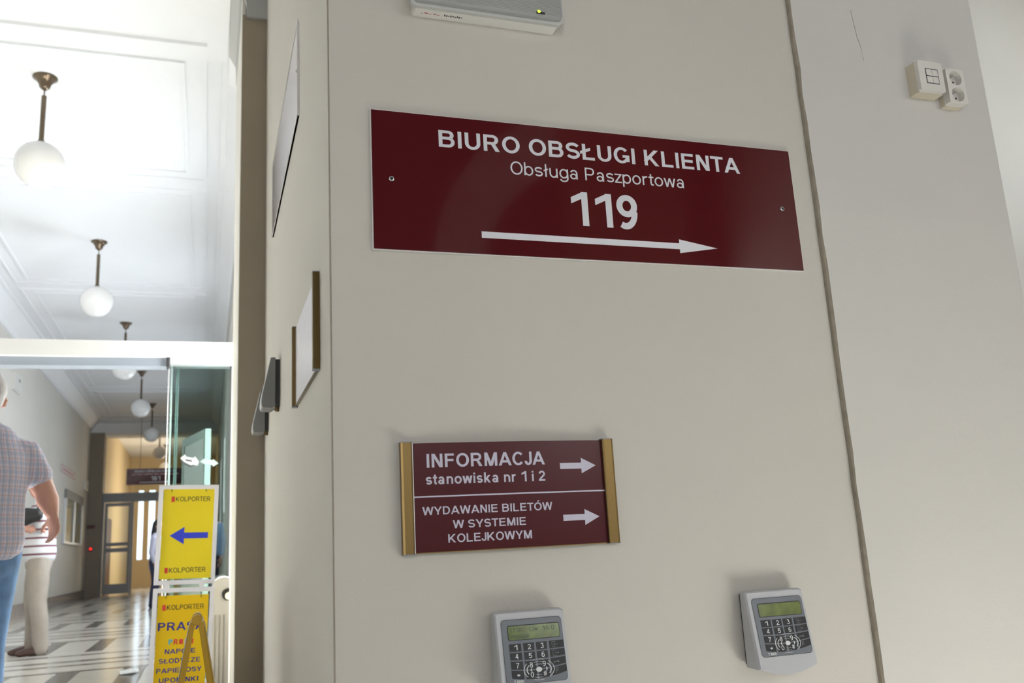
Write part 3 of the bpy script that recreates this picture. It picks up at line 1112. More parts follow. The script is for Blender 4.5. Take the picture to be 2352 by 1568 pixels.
def make_keypad(loc, label, lcd):
    t = thing('access_keypad', loc, label, 'keypad')
    # housing: sloping front, curved lower edge
    nb = 12
    bot = [(KW * i / nb, 1 + .10 * math.sin(PI * i / nb)) for i in range(nb + 1)]
    front = [(0, .02), (.003, 0), (KW - .004, 0), (KW, .025)] + bot[::-1]
    bm = B()
    fa = [bm.verts.new(kp(u, v)) for u, v in front]
    mid = [bm.verts.new((u + (-.0025 if u < .004 else (.0018 if u > KW - .005 else 0)), -(.0215 + .019 * v), -.115 * v + (.002 if v < .1 else -.0015))) for u, v in front]
    ba = [bm.verts.new((u + (-.0025 if u < .004 else (.0018 if u > KW - .005 else 0)), -.009, -.115 * min(v, 1.0) + (.002 if v < .1 else -.0005))) for u, v in front]
    m_ = len(front)
    bm.faces.new(fa); bm.faces.new(ba[::-1])
    for p_, q_ in ((fa, mid), (mid, ba)):
        for i in range(m_):
            bm.faces.new((p_[i], p_[(i + 1) % m_], q_[(i + 1) % m_], q_[i]))
    bmesh.ops.recalc_face_normals(bm, faces=bm.faces[:])
    hs = obj('housing', bm, HOUS, t)
    obj('back_plate', bx(.002, KW - .002, -.009, 0, -.112, -.002), BLACK, t)
    fp = obj('face_plate', kp_poly(B(), kprr(.0064, .1012, .083, .855, .0055), 0, .0006), FACEP, t)
    o_ = B()
    pts = kprr(.0061, .1015, .080, .858, .0058)
    pin = kprr(.0067, .1009, .0855, .8525, .0053)
    va = [o_.verts.new(kp(u, v, .0007)) for u, v in pts]; vb_ = [o_.verts.new(kp(u, v, .0007)) for u, v in pin]
    for i in range(len(pts)):
        o_.faces.new((va[i], va[(i + 1) % len(pts)], vb_[(i + 1) % len(pts)], vb_[i]))
    obj('outline', o_, DARKG, fp)
    df = obj('display', kp_poly(B(), kprr(.0152, .0972, .152, .338, .003), .0006, .0010), LCDF, t)
    obj('screen', kp_poly(B(), kprr(.0164, .0962, .162, .329, .002), .0010, .0012), LCD, df)
    for s, u0, u1, vb in lcd:
        kp_text(df, 'readout', LCDT, s, u0, u1, vb, .052, .13, .0013)
    cols_ = [(.0158, .0340), (.0375, .0541), (.0574, .0742), (.0780, .1008)]
    rws = [(.376, .468), (.484, .574), (.592, .690), (.706, .806)]
    leg = [['1', '2', '3', 'in'], ['4', '5', '6', 'out'], ['7', '8', '9', 'key'], ['*', '0', '#', 'F']]
    for r_ in range(4):
        for c_ in range(4):
            (a, b), (p_, q_) = cols_[c_], rws[r_]
            ns = 4
            top = [(a + (b - a) * i / ns, p_ + sag(a + (b - a) * i / ns, r_)) for i in range(ns + 1)]
            low = [(a + (b - a) * i / ns, q_ + sag(a + (b - a) * i / ns, r_ + 1)) for i in range(ns + 1)]
            ky = obj('key', kp_poly(B(), top + low[::-1], .0006, .0012), KEYM, t)
            s = leg[r_][c_]
            cu = (a + b) / 2 + (.0008 if c_ < 3 else -.0035)
            cv = (p_ + q_) / 2 + (sag(cu, r_) + sag(cu, r_ + 1)) / 2
            if len(s) == 1:
                kp_text(ky, 'legend', KEYW if c_ < 3 else KEYG, s, cu - (.0025 if c_ < 3 else .0022), cu + (.0025 if c_ < 3 else .0022), cv + .030, .062 if s != '*' else .05, .16, .0014)
            else:
                bm = B()
                h = .0040
                hv = h / .115
                th, tv = .0007, .0007 / .115
                if s in ('in', 'out'):
                    for q in ([(cu - h, cv - hv), (cu + h * .6, cv - hv), (cu + h * .6, cv - hv + tv), (cu - h, cv - hv + tv)], [(cu - h, cv + hv - tv), (cu + h * .6, cv + hv - tv), (cu + h * .6, cv + hv), (cu - h, cv + hv)],
                              [(cu - h, cv - hv), (cu - h + th, cv - hv), (cu - h + th, cv + hv), (cu - h, cv + hv)], [(cu - h * .2, cv - tv / 2), (cu + h * 1.3, cv - tv / 2), (cu + h * 1.3, cv + tv / 2), (cu - h * .2, cv + tv / 2)]):
                        kp_poly(bm, q, .0012, .0014)
                    d_ = -1 if s == 'in' else 1
                    xt = cu + (h * -.4 if s == 'in' else h * 1.5)
                    kp_poly(bm, [(xt, cv), (xt - d_ * h * .6, cv - hv * .5), (xt - d_ * h * .6, cv + hv * .5)], .0012, .0014)
                else:
                    kp_poly(bm, [(cu - h, cv - tv), (cu + h * .4, cv - tv), (cu + h * .4, cv + tv), (cu - h, cv + tv)], .0012, .0014)
                    kp_poly(bm, [(cu - h, cv), (cu - h * .7, cv), (cu - h * .7, cv + hv * .5), (cu - h, cv + hv * .5)], .0012, .0014)
                    kp_poly(bm, [(cu + h * .8 + h * .4 * math.cos(i * PI / 4), cv + hv * .4 * math.sin(i * PI / 4)) for i in range(8)], .0012, .0014)
                obj('legend', bm, KEYG, ky)
    # reader emblem: ellipse and broken rings over the lower keys
    bm = B()
    cu, cv = .0578, .700
    kp_poly(bm, [(cu + .0046 * math.cos(2 * PI * i / 20), cv + .030 * math.sin(2 * PI * i / 20)) for i in range(20)], .0012, .0016)

    def earc(rx, rv, a0, a1, w_):
        n_ = 12
        for i in range(n_):
            a_, b_ = R(a0 + (a1 - a0) * i / n_), R(a0 + (a1 - a0) * (i + 1) / n_)
            f = [bm.verts.new(kp(cu + q * math.cos(g), cv + q / rx * rv * math.sin(g), .0016)) for q, g in ((rx, a_), (rx, b_), (rx - w_, b_), (rx - w_, a_))]
            bm.faces.new(f)
    earc(.0240, .125, 140, 220, .0010); earc(.0240, .125, -50, 50, .0010)
    earc(.0195, .095, 150, 218, .0014); earc(.0195, .095, -46, 36, .0014)
    for rx, rv in ((.0240, .125), (.0195, .095), (.0150, .065)):
        earc(rx, rv, 75, 112, .0008); earc(rx, rv, 248, 292, .0008)
    for sx in (-1, 1):
        kp_poly(bm, [(cu + sx * .0135, cv), (cu + sx * .0112, cv - .028), (cu + sx * .0112, cv + .028)], .0012, .0016)
    obj('reader_emblem', bm, KEYW, t)
    kp_text(t, 'model_lettering', KEYW, 'T 8000', .0180, .0330, .838, .034, .2, .0008)
    return t


make_keypad((.4076, 1.35, -.0965), 'grey access keypad with time and Wejscie on its green display', [('17:00', .0185, .040, .235), ('Czw', .0490, .0630, .235), ('16.0', .0700, .0890, .235), ('Wejscie', .0185, .0480, .312)])
make_keypad((.8351, 1.35, -.0955), 'grey access keypad with blank green display beside the plaster ridge', [])

# ------------------------------------------------------------------ emergency light above the sign
t = thing('emergency_light', (.447, 1.35, .8935), 'white emergency light with ribbed clear cover and tiny green indicator', 'light')
obj('base', prism(B(), rrect(-.131, .131, 0, .150, .006), 'y', 0, -.024), mat('bright_white_plastic', (0.84, 0.83, 0.80), 0.35), t)
obj('cover_rim', prism(B(), rrect(-.1385, .1385, .0005, .152, .012), 'y', -.022, -.031), CLEAR_RIM, t)
bm = B()
n_ = 46
prev = None
for i in range(n_ * 2 + 1):
    z = .010 + .132 * i / (n_ * 2)
    yy = -.041 if i % 2 else -.0395
    cur = [bm.verts.new((-.131, yy, z)), bm.verts.new((.131, yy, z))]
    if prev: bm.faces.new((prev[0], prev[1], cur[1], cur[0]))
    prev = cur
bmesh.ops.recalc_face_normals(bm, faces=bm.faces[:])
prism(bm, rrect(-.1335, .1335, .006, .147, .009), 'y', -.0308, -.0393)
obj('cover', bm, PRISM, t)
obj('label_strip', bx(.0835, .0995, -.0416, -.0411, .0105, .0150), DARKG, t)
obj('indicator', lathe(B(), [(.0026, -.041), (.0026, -.0425), (.0016, -.0435)], 14, (.0885, 0, .0150), 'y'), LEDM, t)
bm = B()
for i, (a, b) in enumerate(((-.116, -.1135), (-.111, -.104), (-.1025, -.098), (-.095, -.090), (-.0885, -.084))):
    box(bm, a, b, -.0125 - .002 * (i % 2), -.0115 - .001 * (i % 2), -.0002, .0001)
obj('red_writing', bm, REDMARK, t)
bm = B()
for i in range(9):
    a = -.076 + .0037 * i
    box(bm, a, a + .0022, -.0165 + .001 * (i % 3), -.0120 + .001 * (i % 2), -.0002, .0001)
obj('dark_writing', bm, DARKG, t)

# ------------------------------------------------------------------ switch box and double socket
W2 = PD / K
t = thing('switch_box', (1.387, W2, .8535), 'white surface switch box with four small rockers in a dark frame', 'switch')
obj('body', bx(-.031, .031, -.024, 0, 0, .0675), PLAST_Y, t, bevel=.001)
obj('cover', prism(B(), rrect(-.031, .031, .0003, .0672, .005), 'y', -.0242, -.034), PLAST, t)
fr = obj('switch_frame', bx(-.0145, .0180, -.0343, -.0338, .0170, .0505), mat('dark_blue_frame', (0.03, 0.035, 0.06), .4), t)
for i in range(2):
    for j in range(2):
        a = -.0128 + .0150 * i; c = .0187 + .0160 * j
        obj('rocker', prism(B(), [(-.0340, c), (-.0340, c + .0140), (-.0346, c + .0140), (-.0352, c + .001), (-.0349, c)], 'x', a, a + .0140), PLAST, t)
t = thing('double_socket', (1.4547, W2, .8370), 'white surface double power socket next to the switch box', 'socket')
bd = bx(-.0233, .0233, -.0125, 0, 0, .0777)
obj('body', bd, PLAST_Y, t)
fz = [.0205, .0570]
bm = B()
# face with two round openings
RS = .0160
n_ = 28
for q, zc in enumerate(fz):
    lo, hi = (0.0, .0388) if q == 0 else (.0388, .0777)
    circ = [(RS * math.cos(2 * PI * i / n_), zc + RS * math.sin(2 * PI * i / n_)) for i in range(n_)]
    sq = []
    for i in range(n_):
        c_, s_ = math.cos(2 * PI * i / n_), math.sin(2 * PI * i / n_)
        k1 = .0233 / abs(c_) if abs(c_) > 1e-6 else 9
        k2 = ((hi - zc) / s_ if s_ > 1e-6 else ((lo - zc) / s_ if s_ < -1e-6 else 9))
        kk = min(k1, k2)
        sq.append((kk * c_, zc + kk * s_))
    va = [bm.verts.new((x, -.029, z)) for x, z in circ]; vb = [bm.verts.new((x, -.029, z)) for x, z in sq]
    vc = [bm.verts.new((x, -.0125, z)) for x, z in sq]
    for i in range(n_):
        j = (i + 1) % n_
        bm.faces.new((va[i], va[j], vb[j], vb[i])); bm.faces.new((vb[i], vb[j], vc[j], vc[i]))
bmesh.ops.recalc_face_normals(bm, faces=bm.faces[:])
obj('cover', bm, PLAST, t)
for zc in fz:
    cb = lathe(B(), [(RS, -.029), (RS * .97, -.0150), (.002, -.0145)], 28, (0, 0, zc), 'y')
    bmesh.ops.delete(cb, geom=[f for f in cb.faces if len(f.verts) > 4 and f.calc_center_median().y < -.028], context='FACES_ONLY')
    cup = obj('socket_cup', cb, PLAST, t)
    for sx in (-1, 1):
        obj('contact_hole', lathe(B(), [(.0022, -.0148), (.0022, -.0160)], 10, (sx * .0062, 0, zc - sx * .002), 'y'), BLACK, cup)
    obj('earth_pin', lathe(B(), [(.0013, -.0152), (.0013, -.0255), (.0007, -.0265)], 10, (-.001, 0, zc + .0075), 'y'), STEEL, cup)

# ------------------------------------------------------------------ plates and readers on the jamb
NX = -PI / 2
t = thing('wall_plaque', (.1735, 2.21, .925), 'large shiny brushed plaque on the passage jamb, above the smaller plate', 'plaque', NX)
obj('plate', bx(-.392, .392, -.004, 0, 0, .2250), PLAQ, t)
for z_ in (0, .2235):
    obj('edge_strip', bx(-.3925, .3925, -.0055, 0, z_, z_ + .0025), ACRYL, t)
for x_ in (-.3925, .391):
    obj('edge_strip', bx(x_, x_ + .0018, -.0048, 0, 0, .2252), ACRYL, t)
for x_ in (-.378, .378):
    obj('screw', lathe(B(), [(.004, -.004), (.004, -.006), (.002, -.0065)], 14, (x_, 0, .112), 'y'), STEEL, t)
t = thing('door_plate', (.1735, 1.678, .302), 'pale blank door plate with dark bronze side rails on the passage jamb', 'sign', NX)
obj('panel', bx(-.188, .188, -.0045, 0, .0025, .1640), SILVER, t)
obj('lower_lip', bx(-.188, .188, -.0055, 0, 0, .0028), BRONZE_D, t)
for sx in (-1, 1):
    rl = obj('side_rail', bx(*sorted((sx * .186, sx * .2005)), -.0115, 0, 0, .1665), BRONZE_D, t, bevel=.001)
    for zz in ((-.0015, 0), (.1665, .1680)):
        obj('end_cap', bx(*sorted((sx * .1855, sx * .2008)), -.0118, 0, *zz), CAP, rl)


def card_reader(y, z, label):
    t = thing('card_reader', (.1735, y, z), label, 'card reader', NX)
    obj('back_plate', bx(-.036, .036, -.0125, 0, .004, .126), BLACK, t, bevel=.002)
    bm = prism(B(), [(-.0115, .130), (-.0225, .130), (-.0440, .030), (-.0455, .012), (-.0440, .002), (-.0420, 0), (-.0200, -.001), (-.0115, .003)], 'x', -.041, .041)
    obj('housing', bm, MIDG, t, bevel=.0015)
    obj('front_cover', prism(B(), [(-.0228, .128), (-.0238, .128), (-.0452, .030), (-.0465, .012), (-.0452, .003), (-.0440, .003), (-.0440, .03)], 'x', -.0395, .0395), HOUS, t)
    obj('cable_gland', lathe(B(), [(.005, -.012), (.005, 0), (.003, .001)], 12, (.02, -.006, .004), 'z'), BRONZE_D, t)


card_reader(2.385, .378, 'grey wedge-shaped card reader on the jamb, closer to the bronze-railed plate')
card_reader(2.83, .375, 'grey wedge-shaped card reader on the jamb, beside the brown return wall')
S = 1.0

# ------------------------------------------------------------------ pendant lamps
def make_lamp():
    t = thing('pendant_lamp', (-1.468, LY[0], CZ), 'white glass globe pendant lamp hanging from a bronze rod on the corridor ceiling', 'lamp', group='globe pendant lamps in a row along the corridor ceiling')
    obj('ceiling_rose', lathe(B(), [(.105, 0), (.105, -.012), (.075, -.03), (.05, -.075), (.045, -.10), (.018, -.125)], 28), LAMPB, t, smooth=True)
    obj('hook_rod', lathe(B(), [(.007, -.115), (.007, -.20)], 10), LAMPB, t)
    obj('tube', lathe(B(), [(.020, -.185), (.022, -.19), (.022, -.62), (.030, -.625), (.030, -.66)], 18), LAMPB, t)
    prof = [(max(.028, .21 * math.cos(a)), -.855 + .21 * math.sin(a)) for a in [R(82 - 172 * i / 22) for i in range(22)]]
    obj('globe', lathe(B(), prof, 36), OPAL, t, smooth=True)
    obj('collar', lathe(B(), [(.034, -.640), (.060, -.655), (.062, -.668)], 20), LAMPB, t)
    return t


lamp0 = make_lamp()
for y in LY[1:]:
    c = copy_tree(lamp0)
    c.location = (-1.468, y, CZ)
c = copy_tree(lamp0)
c.location = (-1.468, 36.0, CZ)

# ------------------------------------------------------------------ glass partition in front of the corridor
t = thing('glass_partition', (0, YP, FZ), 'white-headed glass sliding partition across the corridor entrance', 'partition')
hz0, hz1 = 1.316 - FZ, 1.418 - FZ
obj('header', bx(XL, .33, -.10, .10, hz0, hz1), ALU_W, t, bevel=.004)
obj('track', bx(XL, -.243, -.06, .06, hz0 - .055, hz0), mat('blue_grey_track', (0.24, 0.27, 0.32), .4), t)
obj('side_head', bx(-.243, .33, -.085, .06, hz0 - .045, hz0), ALU, t)
obj('clip', bx(-.262, -.243, -.09, .02, hz0 - .062, hz0 - .002), DARKG, t)
pn = obj('pane', bx(-.225, .135, -.012, .0, .08, hz0 - .045), GLASS, t)
obj('pane_edge', bx(-.232, -.225, -.013, .001, .08, hz0 - .045), GEDGE, pn)
for i, (x_, y_, m_) in enumerate(((-.252, -.03, ALU), (-.238, .03, GEDGE), (-.206, .055, GEDGE), (-.196, .06, GEDGE))):
    obj('leaf_edge', bx(x_, x_ + .007, y_, y_ + .012, .02, hz0 - .045), m_, t)
pn2 = obj('pane', bx(-.19, .125, .055, .067, .02, hz0 - .045), GLASS2, t)
obj('frame_post', bx(.135, .143, -.03, .03, 0, hz0 - .04), DARKG, t)
obj('frame_post', bx(.146, .164, -.02, .05, 0, hz0 - .04), ALU, t)
obj('frame_post', bx(.165, .33, -.02, .05, 0, hz0 - .04), CREAM, t)
obj('floor_track', bx(-.26, .15, -.03, .07, 0, .02), ALU, t)
# sticker on the glass: white arrow with dark shadow, doubled by a painted reflection
bm = B()
zc = FZ
zs = 0.648 - FZ
flat_poly(bm, [(-.165, zs + .02), (-.135, zs + .045), (-.130, zs + .030), (-.085, zs + .020), (-.075, zs + .030), (-.050, zs - .005), (-.060, zs - .030), (-.085, zs - .022), (-.10, zs - .026), (-.14, zs - .004)], -.0125, .0006)
st = obj('sticker', bm, mat('sticker_grey_white', (0.34, 0.34, 0.36), 0.5), t)
bm = B()
flat_poly(bm, [(-.163, zs + .012), (-.14, zs - .009), (-.10, zs - .031), (-.085, zs - .028), (-.09, zs - .036), (-.105, zs - .038), (-.145, zs - .016)], -.0125, .0005)
flat_poly(bm, [(-.135, zs + .014), (-.095, zs + .006), (-.092, zs - .006), (-.13, zs + .002)], -.0132, .0004)
obj('sticker_shadow', bm, DARKG, st)
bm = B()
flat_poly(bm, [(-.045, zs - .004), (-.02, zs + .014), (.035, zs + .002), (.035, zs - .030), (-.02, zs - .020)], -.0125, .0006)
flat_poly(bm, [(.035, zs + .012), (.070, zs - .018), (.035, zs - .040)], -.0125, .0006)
obj('sticker', bm, mat('sticker_reflection_green', (0.20, 0.26, 0.25), 0.5), t)  # second arrow is the sticker's reflection, painted as a solid piece
# a framed panel built in place of the poster stand's reflection in the glass
t = thing('reflected_stand', (0.0, 6.72, FZ), 'pale framed panel askew behind the partition glass, standing in for a reflection', 'notice board', math.atan2(.58, -.155))
obj('board', bx(0, .62, -.012, .012, .35, 1.64), PAPER, t)
for a_, b_, c_, d_ in ((-.012, .632, 1.64, 1.70), (-.012, .632, .30, .35), (-.012, .03, .35, 1.64), (.59, .632, .35, 1.64)):
    obj('frame', bx(a_, b_, -.020, .020, c_, d_), GEDGE, t)
obj('foot', bx(-.03, .03, -.16, .16, 0, .03), ALU, t)
obj('foot', bx(.57, .63, -.16, .16, 0, .03), ALU, t)
for a_ in (0, .60):
    obj('leg', bx(a_, a_ + .03, -.012, .012, .03, .30), ALU, t)

# turnstile between stand and jamb
t = thing('turnstile_post', (.092, 5.75, FZ), 'light grey round-topped turnstile post behind the yellow stand', 'turnstile')
pr = [(-.058, 0), (.075, 0), (.075, .66)] + [(.012 + .063 * math.cos(R(a)), .635 + .055 * math.sin(R(a))) for a in range(20, 180, 20)] + [(-.058, .60)]
obj('housing', prism(B(), pr, 'y', -.12, .12), TURN, t, bevel=.006)
hb = obj('hub', lathe(B(), [(.034, -.118), (.034, -.128), (.030, -.130)], 24, (.036, 0, .590), 'y'), BLACK, t)
obj('hub_cap', lathe(B(), [(.021, -.128), (.021, -.137), (.006, -.140)], 24, (.040, 0, .582), 'y'), PLAST, hb)
for x_ in (-.035, -.012, .012):
    obj('side_groove', bx(x_, x_ + .005, -.123, -.119, .03, .48), MIDG, t)

# ------------------------------------------------------------------ poster stand
t = thing('poster_stand', (-.117, 5.10, FZ), 'white tubular stand holding two yellow newsagent posters, the upper with a blue arrow', 'sign stand')
t.rotation_euler = (0, R(1.5), 0)
HWD = .1485


def frame(z0_, z1_, nm):
    bm = B()
    w_ = .021
    box(bm, -HWD, -HWD + w_, -.012, .012, z0_, z1_); box(bm, HWD - w_, HWD, -.012, .012, z0_, z1_)
    box(bm, -HWD + w_, HWD - w_, -.012, .012, z1_ - w_, z1_); box(bm, -HWD + w_, HWD - w_, -.012, .012, z0_, z0_ + w_)
    return obj(nm, bm, STANDF, t, bevel=.003, seg=1)


f1 = frame(.672, 1.178, 'upper_frame')
f2 = frame(.085, .655, 'lower_frame')
up = obj('upper_poster', bx(-.1245, .1285, -.003, 0, .700, 1.160), YEL, t)
lo = obj('lower_poster', bx(-.1235, .1215, -.003, 0, .107, .618), YEL2, t)
obj('leg', bx(-HWD, -HWD + .021, -.012, .012, .02, .085), STANDF, t)
obj('leg', bx(HWD - .021, HWD, -.012, .012, .02, .085), STANDF, t)
for x_ in (-HWD + .01, HWD - .01):
    obj('foot', bx(x_ - .014, x_ + .014, -.20, .20, 0, .025), STANDF, t, bevel=.004)
for x_ in (-.085, .085):
    obj('joining_clip', bx(x_ - .012, x_ + .012, -.016, .016, .642, .688), STANDF, t, bevel=.003)
    obj('hook', tube(B(), [(x_, -.004, 1.168), (x_, -.005, 1.148), (x_, -.004, 1.143)], .0016, 6), DARKG, t)
    obj('hook', tube(B(), [(x_, -.004, .640), (x_, -.005, .608), (x_, -.004, .603)], .0016, 6), DARKG, t)


def kolporter(zb, xa, xb, par):
    obj('red_mark', flat_poly(B(), [(xa, zb - .003), (xa + .016, zb - .003), (xa + .016, zb + .025), (xa, zb + .025)], -.0032, .0005), REDP, par)
    text_obj(par, INK, 'KOLPORTER', xa + .021, xb, zb, .024, .15, -.0032)


kolporter(1.094, -.085, .108, up)
kolporter(.732, -.100, .100, up)
kolporter(.548, -.100, .100, lo)
zc = .918
bm = flat_poly(B(), [(-.085, zc), (-.012, zc + .044), (-.012, zc + .016), (.104, zc + .016), (.104, zc - .016), (-.012, zc - .016), (-.012, zc - .044)], -.0032, .0005)
# the outline is concave: rebuild as two convex pieces
bm.free()
bm = flat_poly(B(), [(-.085, zc), (-.014, zc + .044), (-.014, zc - .044)], -.0032, .0005)
flat_poly(bm, [(-.014, zc - .015), (.104, zc - .015), (.104, zc + .015), (-.014, zc + .015)], -.0032, .0005)
obj('arrow', bm, BLUE, up)
for s, zb, cap, hw_ in (('PRASA', .447, .040, .112), ('NAPOJE', .334, .023, .073), ('SŁODYCZE', .289, .023, .098), ('PAPIEROSY', .243, .023, .108), ('UPOMINKI', .197, .023, .093), ('ZABAWKI', .151, .023, .085)):
    text_obj(lo, NAVY, s, -hw_ - .004, hw_ - .004, zb, cap, .20, -.0032)
xx = -.062
for ch, m_ in zip('PR', (CYANP, REDP)):
    text_obj(lo, m_, ch, xx, xx + .020, .378, .026, .24, -.0032)
    xx += .025
for m_ in (REDP, WETW, REDP):      # the rest of the colourful mark is too blurred to read
    obj('colour_mark', flat_poly(B(), [(xx, .380), (xx + .018, .378), (xx + .020, .402), (xx + .002, .404)], -.0032, .0005), m_, lo)
    xx += .025

# caution sign, an A-frame seen along its hinge
t = thing('caution_sign', (-.022, 3.30, FZ), 'folding yellow wet floor caution sign standing before the poster stand', 'caution sign')
for sx in (-1, 1):
    bm = B()
    for yy in ((-.15, -.11), (.11, .15)):
        prism(bm, [(sx * .004, .590), (sx * .020, .590), (sx * .122, 0), (sx * .100, 0)], 'y', *yy)
    prism(bm, [(sx * .004, .590), (sx * .020, .590), (sx * .100, .125), (sx * .078, .125)], 'y', -.11, .11)
    lf = obj('leaf', bm, WETY, t)
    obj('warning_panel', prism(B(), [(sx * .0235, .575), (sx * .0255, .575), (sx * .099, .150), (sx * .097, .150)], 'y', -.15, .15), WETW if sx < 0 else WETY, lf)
obj('hinge', lathe(B(), [(.012, -.15), (.015, -.14), (.015, .14), (.012, .15)], 20, (0, 0, .594), 'y'), WETY, t)
for yy in (-.152, -.02):
    obj('hinge_cap', lathe(B(), [(.0155, yy), (.0165, yy + .003), (.0165, yy + .012), (.0155, yy + .015)], 20, (0, 0, .596), 'y'), WETY, t)

# ------------------------------------------------------------------ far end: partition, hanging sign, things on the left wall
t = thing('far_partition', (-2.0, 29.7, FZ), 'grey aluminium glazed door screen at the far end of the corridor', 'partition')
obj('header', bx(-.95, 2.33, -.06, .06, 2.70, 2.97), ALU_G, t)
obj('post', bx(-.95, -.88, -.05, .05, 0, 2.70), ALU_G, t)
obj('post', bx(-.12, -.06, -.05, .05, 0, 2.70), ALU_G, t)
dr = obj('door', bx(-.86, -.78, -.03, .03, .05, 2.68), ALU_G, t)
obj('stile', bx(-.20, -.13, -.03, .03, .05, 2.68), ALU_G, dr)
for a, b in ((.05, .33), (1.24, 1.36), (1.42, 1.52), (2.58, 2.68)):
    obj('rail', bx(-.78, -.20, -.03, .03, a, b), ALU_G, dr)
obj('pane', bx(-.78, -.20, -.004, .004, .33, 2.58), GLASS2, dr)
obj('pane', bx(-.06, 2.33, -.004, .004, 2.97, 3.2), GLASS2, t)
tag(struct('door_1', bx(-2.95, -2.90, 31.0, 32.4, FZ, 1.55), WOOD), kind='structure')

S = 1.92
t = big_sign((-1.40 / S, 28.0 / S, 2.29 / S), 'burgundy sign numbered 161 hung on wires at the far end of the corridor',
             [('BIURO OBSŁUGI KLIENTA', -.29, .287, .1832, .0302, .195), ('161', -.06, .066, .0600, .0620, .205)])
bm = B()
xx = -.33
for w_ in (.05, .09, .12, .07, .11, .14):
    flat_poly(bm, [(xx, .146), (xx + w_, .146), (xx + w_, .160), (xx, .160)], -.0062, .0004)
    xx += w_ + .015
obj('small_line', bm, PINK, t)
obj('arrow', arrow_right(B(), -.222, .145, .221, .0333, .0055, .0128, -.0062), LETTER, t)
S = 1.0
for x_ in (-.42, .42):
    obj('wire', tube(B(), [(x_, -.004, .45), (x_, -.004, CZ - 2.29)], .006, 6), DARKG, t)

LX = PI / 2
t = thing('wall_unit', (XL, 18.0, 3.19), 'small white control unit high on the corridor wall', 'wall unit', LX)
obj('case', bx(-.33, .33, -.06, 0, 0, .32), PLAST, t, bevel=.012)
obj('badge', bx(.02, .16, -.063, -.059, .20, .25), MIDG, t)
t = thing('small_notice', (XL, 25.2, 2.34), 'narrow white notice with red border on the corridor wall', 'notice', LX)
obj('board', bx(-1.25, 1.25, -.012, 0, 0, .17), PLAST, t)
for a, b, c_, d_ in ((-1.25, 1.25, 0, .018), (-1.25, 1.25, .152, .17), (-1.25, -1.20, .018, .152), (1.20, 1.25, .018, .152)):
    obj('border', bx(a, b, -.016, -.010, c_, d_), PINK, t)
obj('print_line', bx(-1.0, 1.0, -.014, -.011, .055, .115), PINK, t)
t = thing('wall_box', (XL, 28.7, 2.21), 'small white box on the wall near the far pier', 'box', LX)
obj('case', bx(-.45, .45, -.05, 0, 0, .30), PLAST, t, bevel=.01)
obj('screen', bx(-.12, .30, -.054, -.049, .06, .24), MIDG, t)
t = thing('notice_board', (XL, 26.4, .66), 'glazed grey-framed notice board on the corridor wall', 'notice board', LX)
obj('back_panel', bx(-1.6, 1.6, -.03, 0, 0, 1.30), FARY, t)
for a, b, c_, d_ in ((-1.62, 1.62, 0, .06), (-1.62, 1.62, 1.10, 1.32), (-1.62, -1.52, .06, 1.10), (1.50, 1.62, .06, 1.10), (-.10, .10, .06, 1.10)):
    obj('frame', bx(a, b, -.06, 0, c_, d_), MIDG if c_ > 1 else ALU, t)
for a, c_ in ((-1.3, .3), (-.7, .5), (.3, .25), (.9, .55)):
    obj('paper', bx(a, a + .42, -.035, -.03, c_, c_ + .42), PAPER, t)
obj('pane', bx(-1.52, 1.50, -.052, -.048, .06, 1.10), GLASS2, t)
t = thing('call_button', (-3.18, 29.5, .55), 'black call button with glowing red light on the far pier', 'button')
obj('plate', bx(-.05, .05, -.02, 0, -.03, .09), BLACK, t)
obj('lamp', lathe(B(), [(.035, -.02), (.035, -.03), (.02, -.036)], 14, (0, 0, .045), 'y'), REDLED, t)
t = thing('pier_plate', (-3.28, 29.5, 1.17), 'tiny dark burgundy plate on the far pier', 'sign')
obj('plate', bx(-.03, .19, -.012, 0, 0, .11), BURG2, t)
obj('plate_edge', bx(-.03, .19, -.014, -.011, 0, .01), BRONZE_D, t)
t = thing('floor_leaflet', (-.52, 7.72, FZ + .001), 'white crumpled leaflet lying on the dark floor slab', 'paper')
bm = B()
pl = [(-.06, -.10, .004), (.02, -.12, .012), (.065, .0, .004), (.05, .11, .016), (-.04, .10, .004), (-.075, .0, .018), (0, 0, .03)]
vs = [bm.verts.new(p) for p in pl]
vl = [bm.verts.new((p[0], p[1], p[2] - .003)) for p in pl]
for i in range(6):
    bm.faces.new((vs[i], vs[(i + 1) % 6], vs[6])); bm.faces.new((vl[(i + 1) % 6], vl[i], vl[6]))
    bm.faces.new((vl[i], vl[(i + 1) % 6], vs[(i + 1) % 6], vs[i]))
lf = obj('sheet', bm, PAPER, t)
obj('fold', bx(-.03, .03, -.05, .05, -.001, .003), LETTER, t)


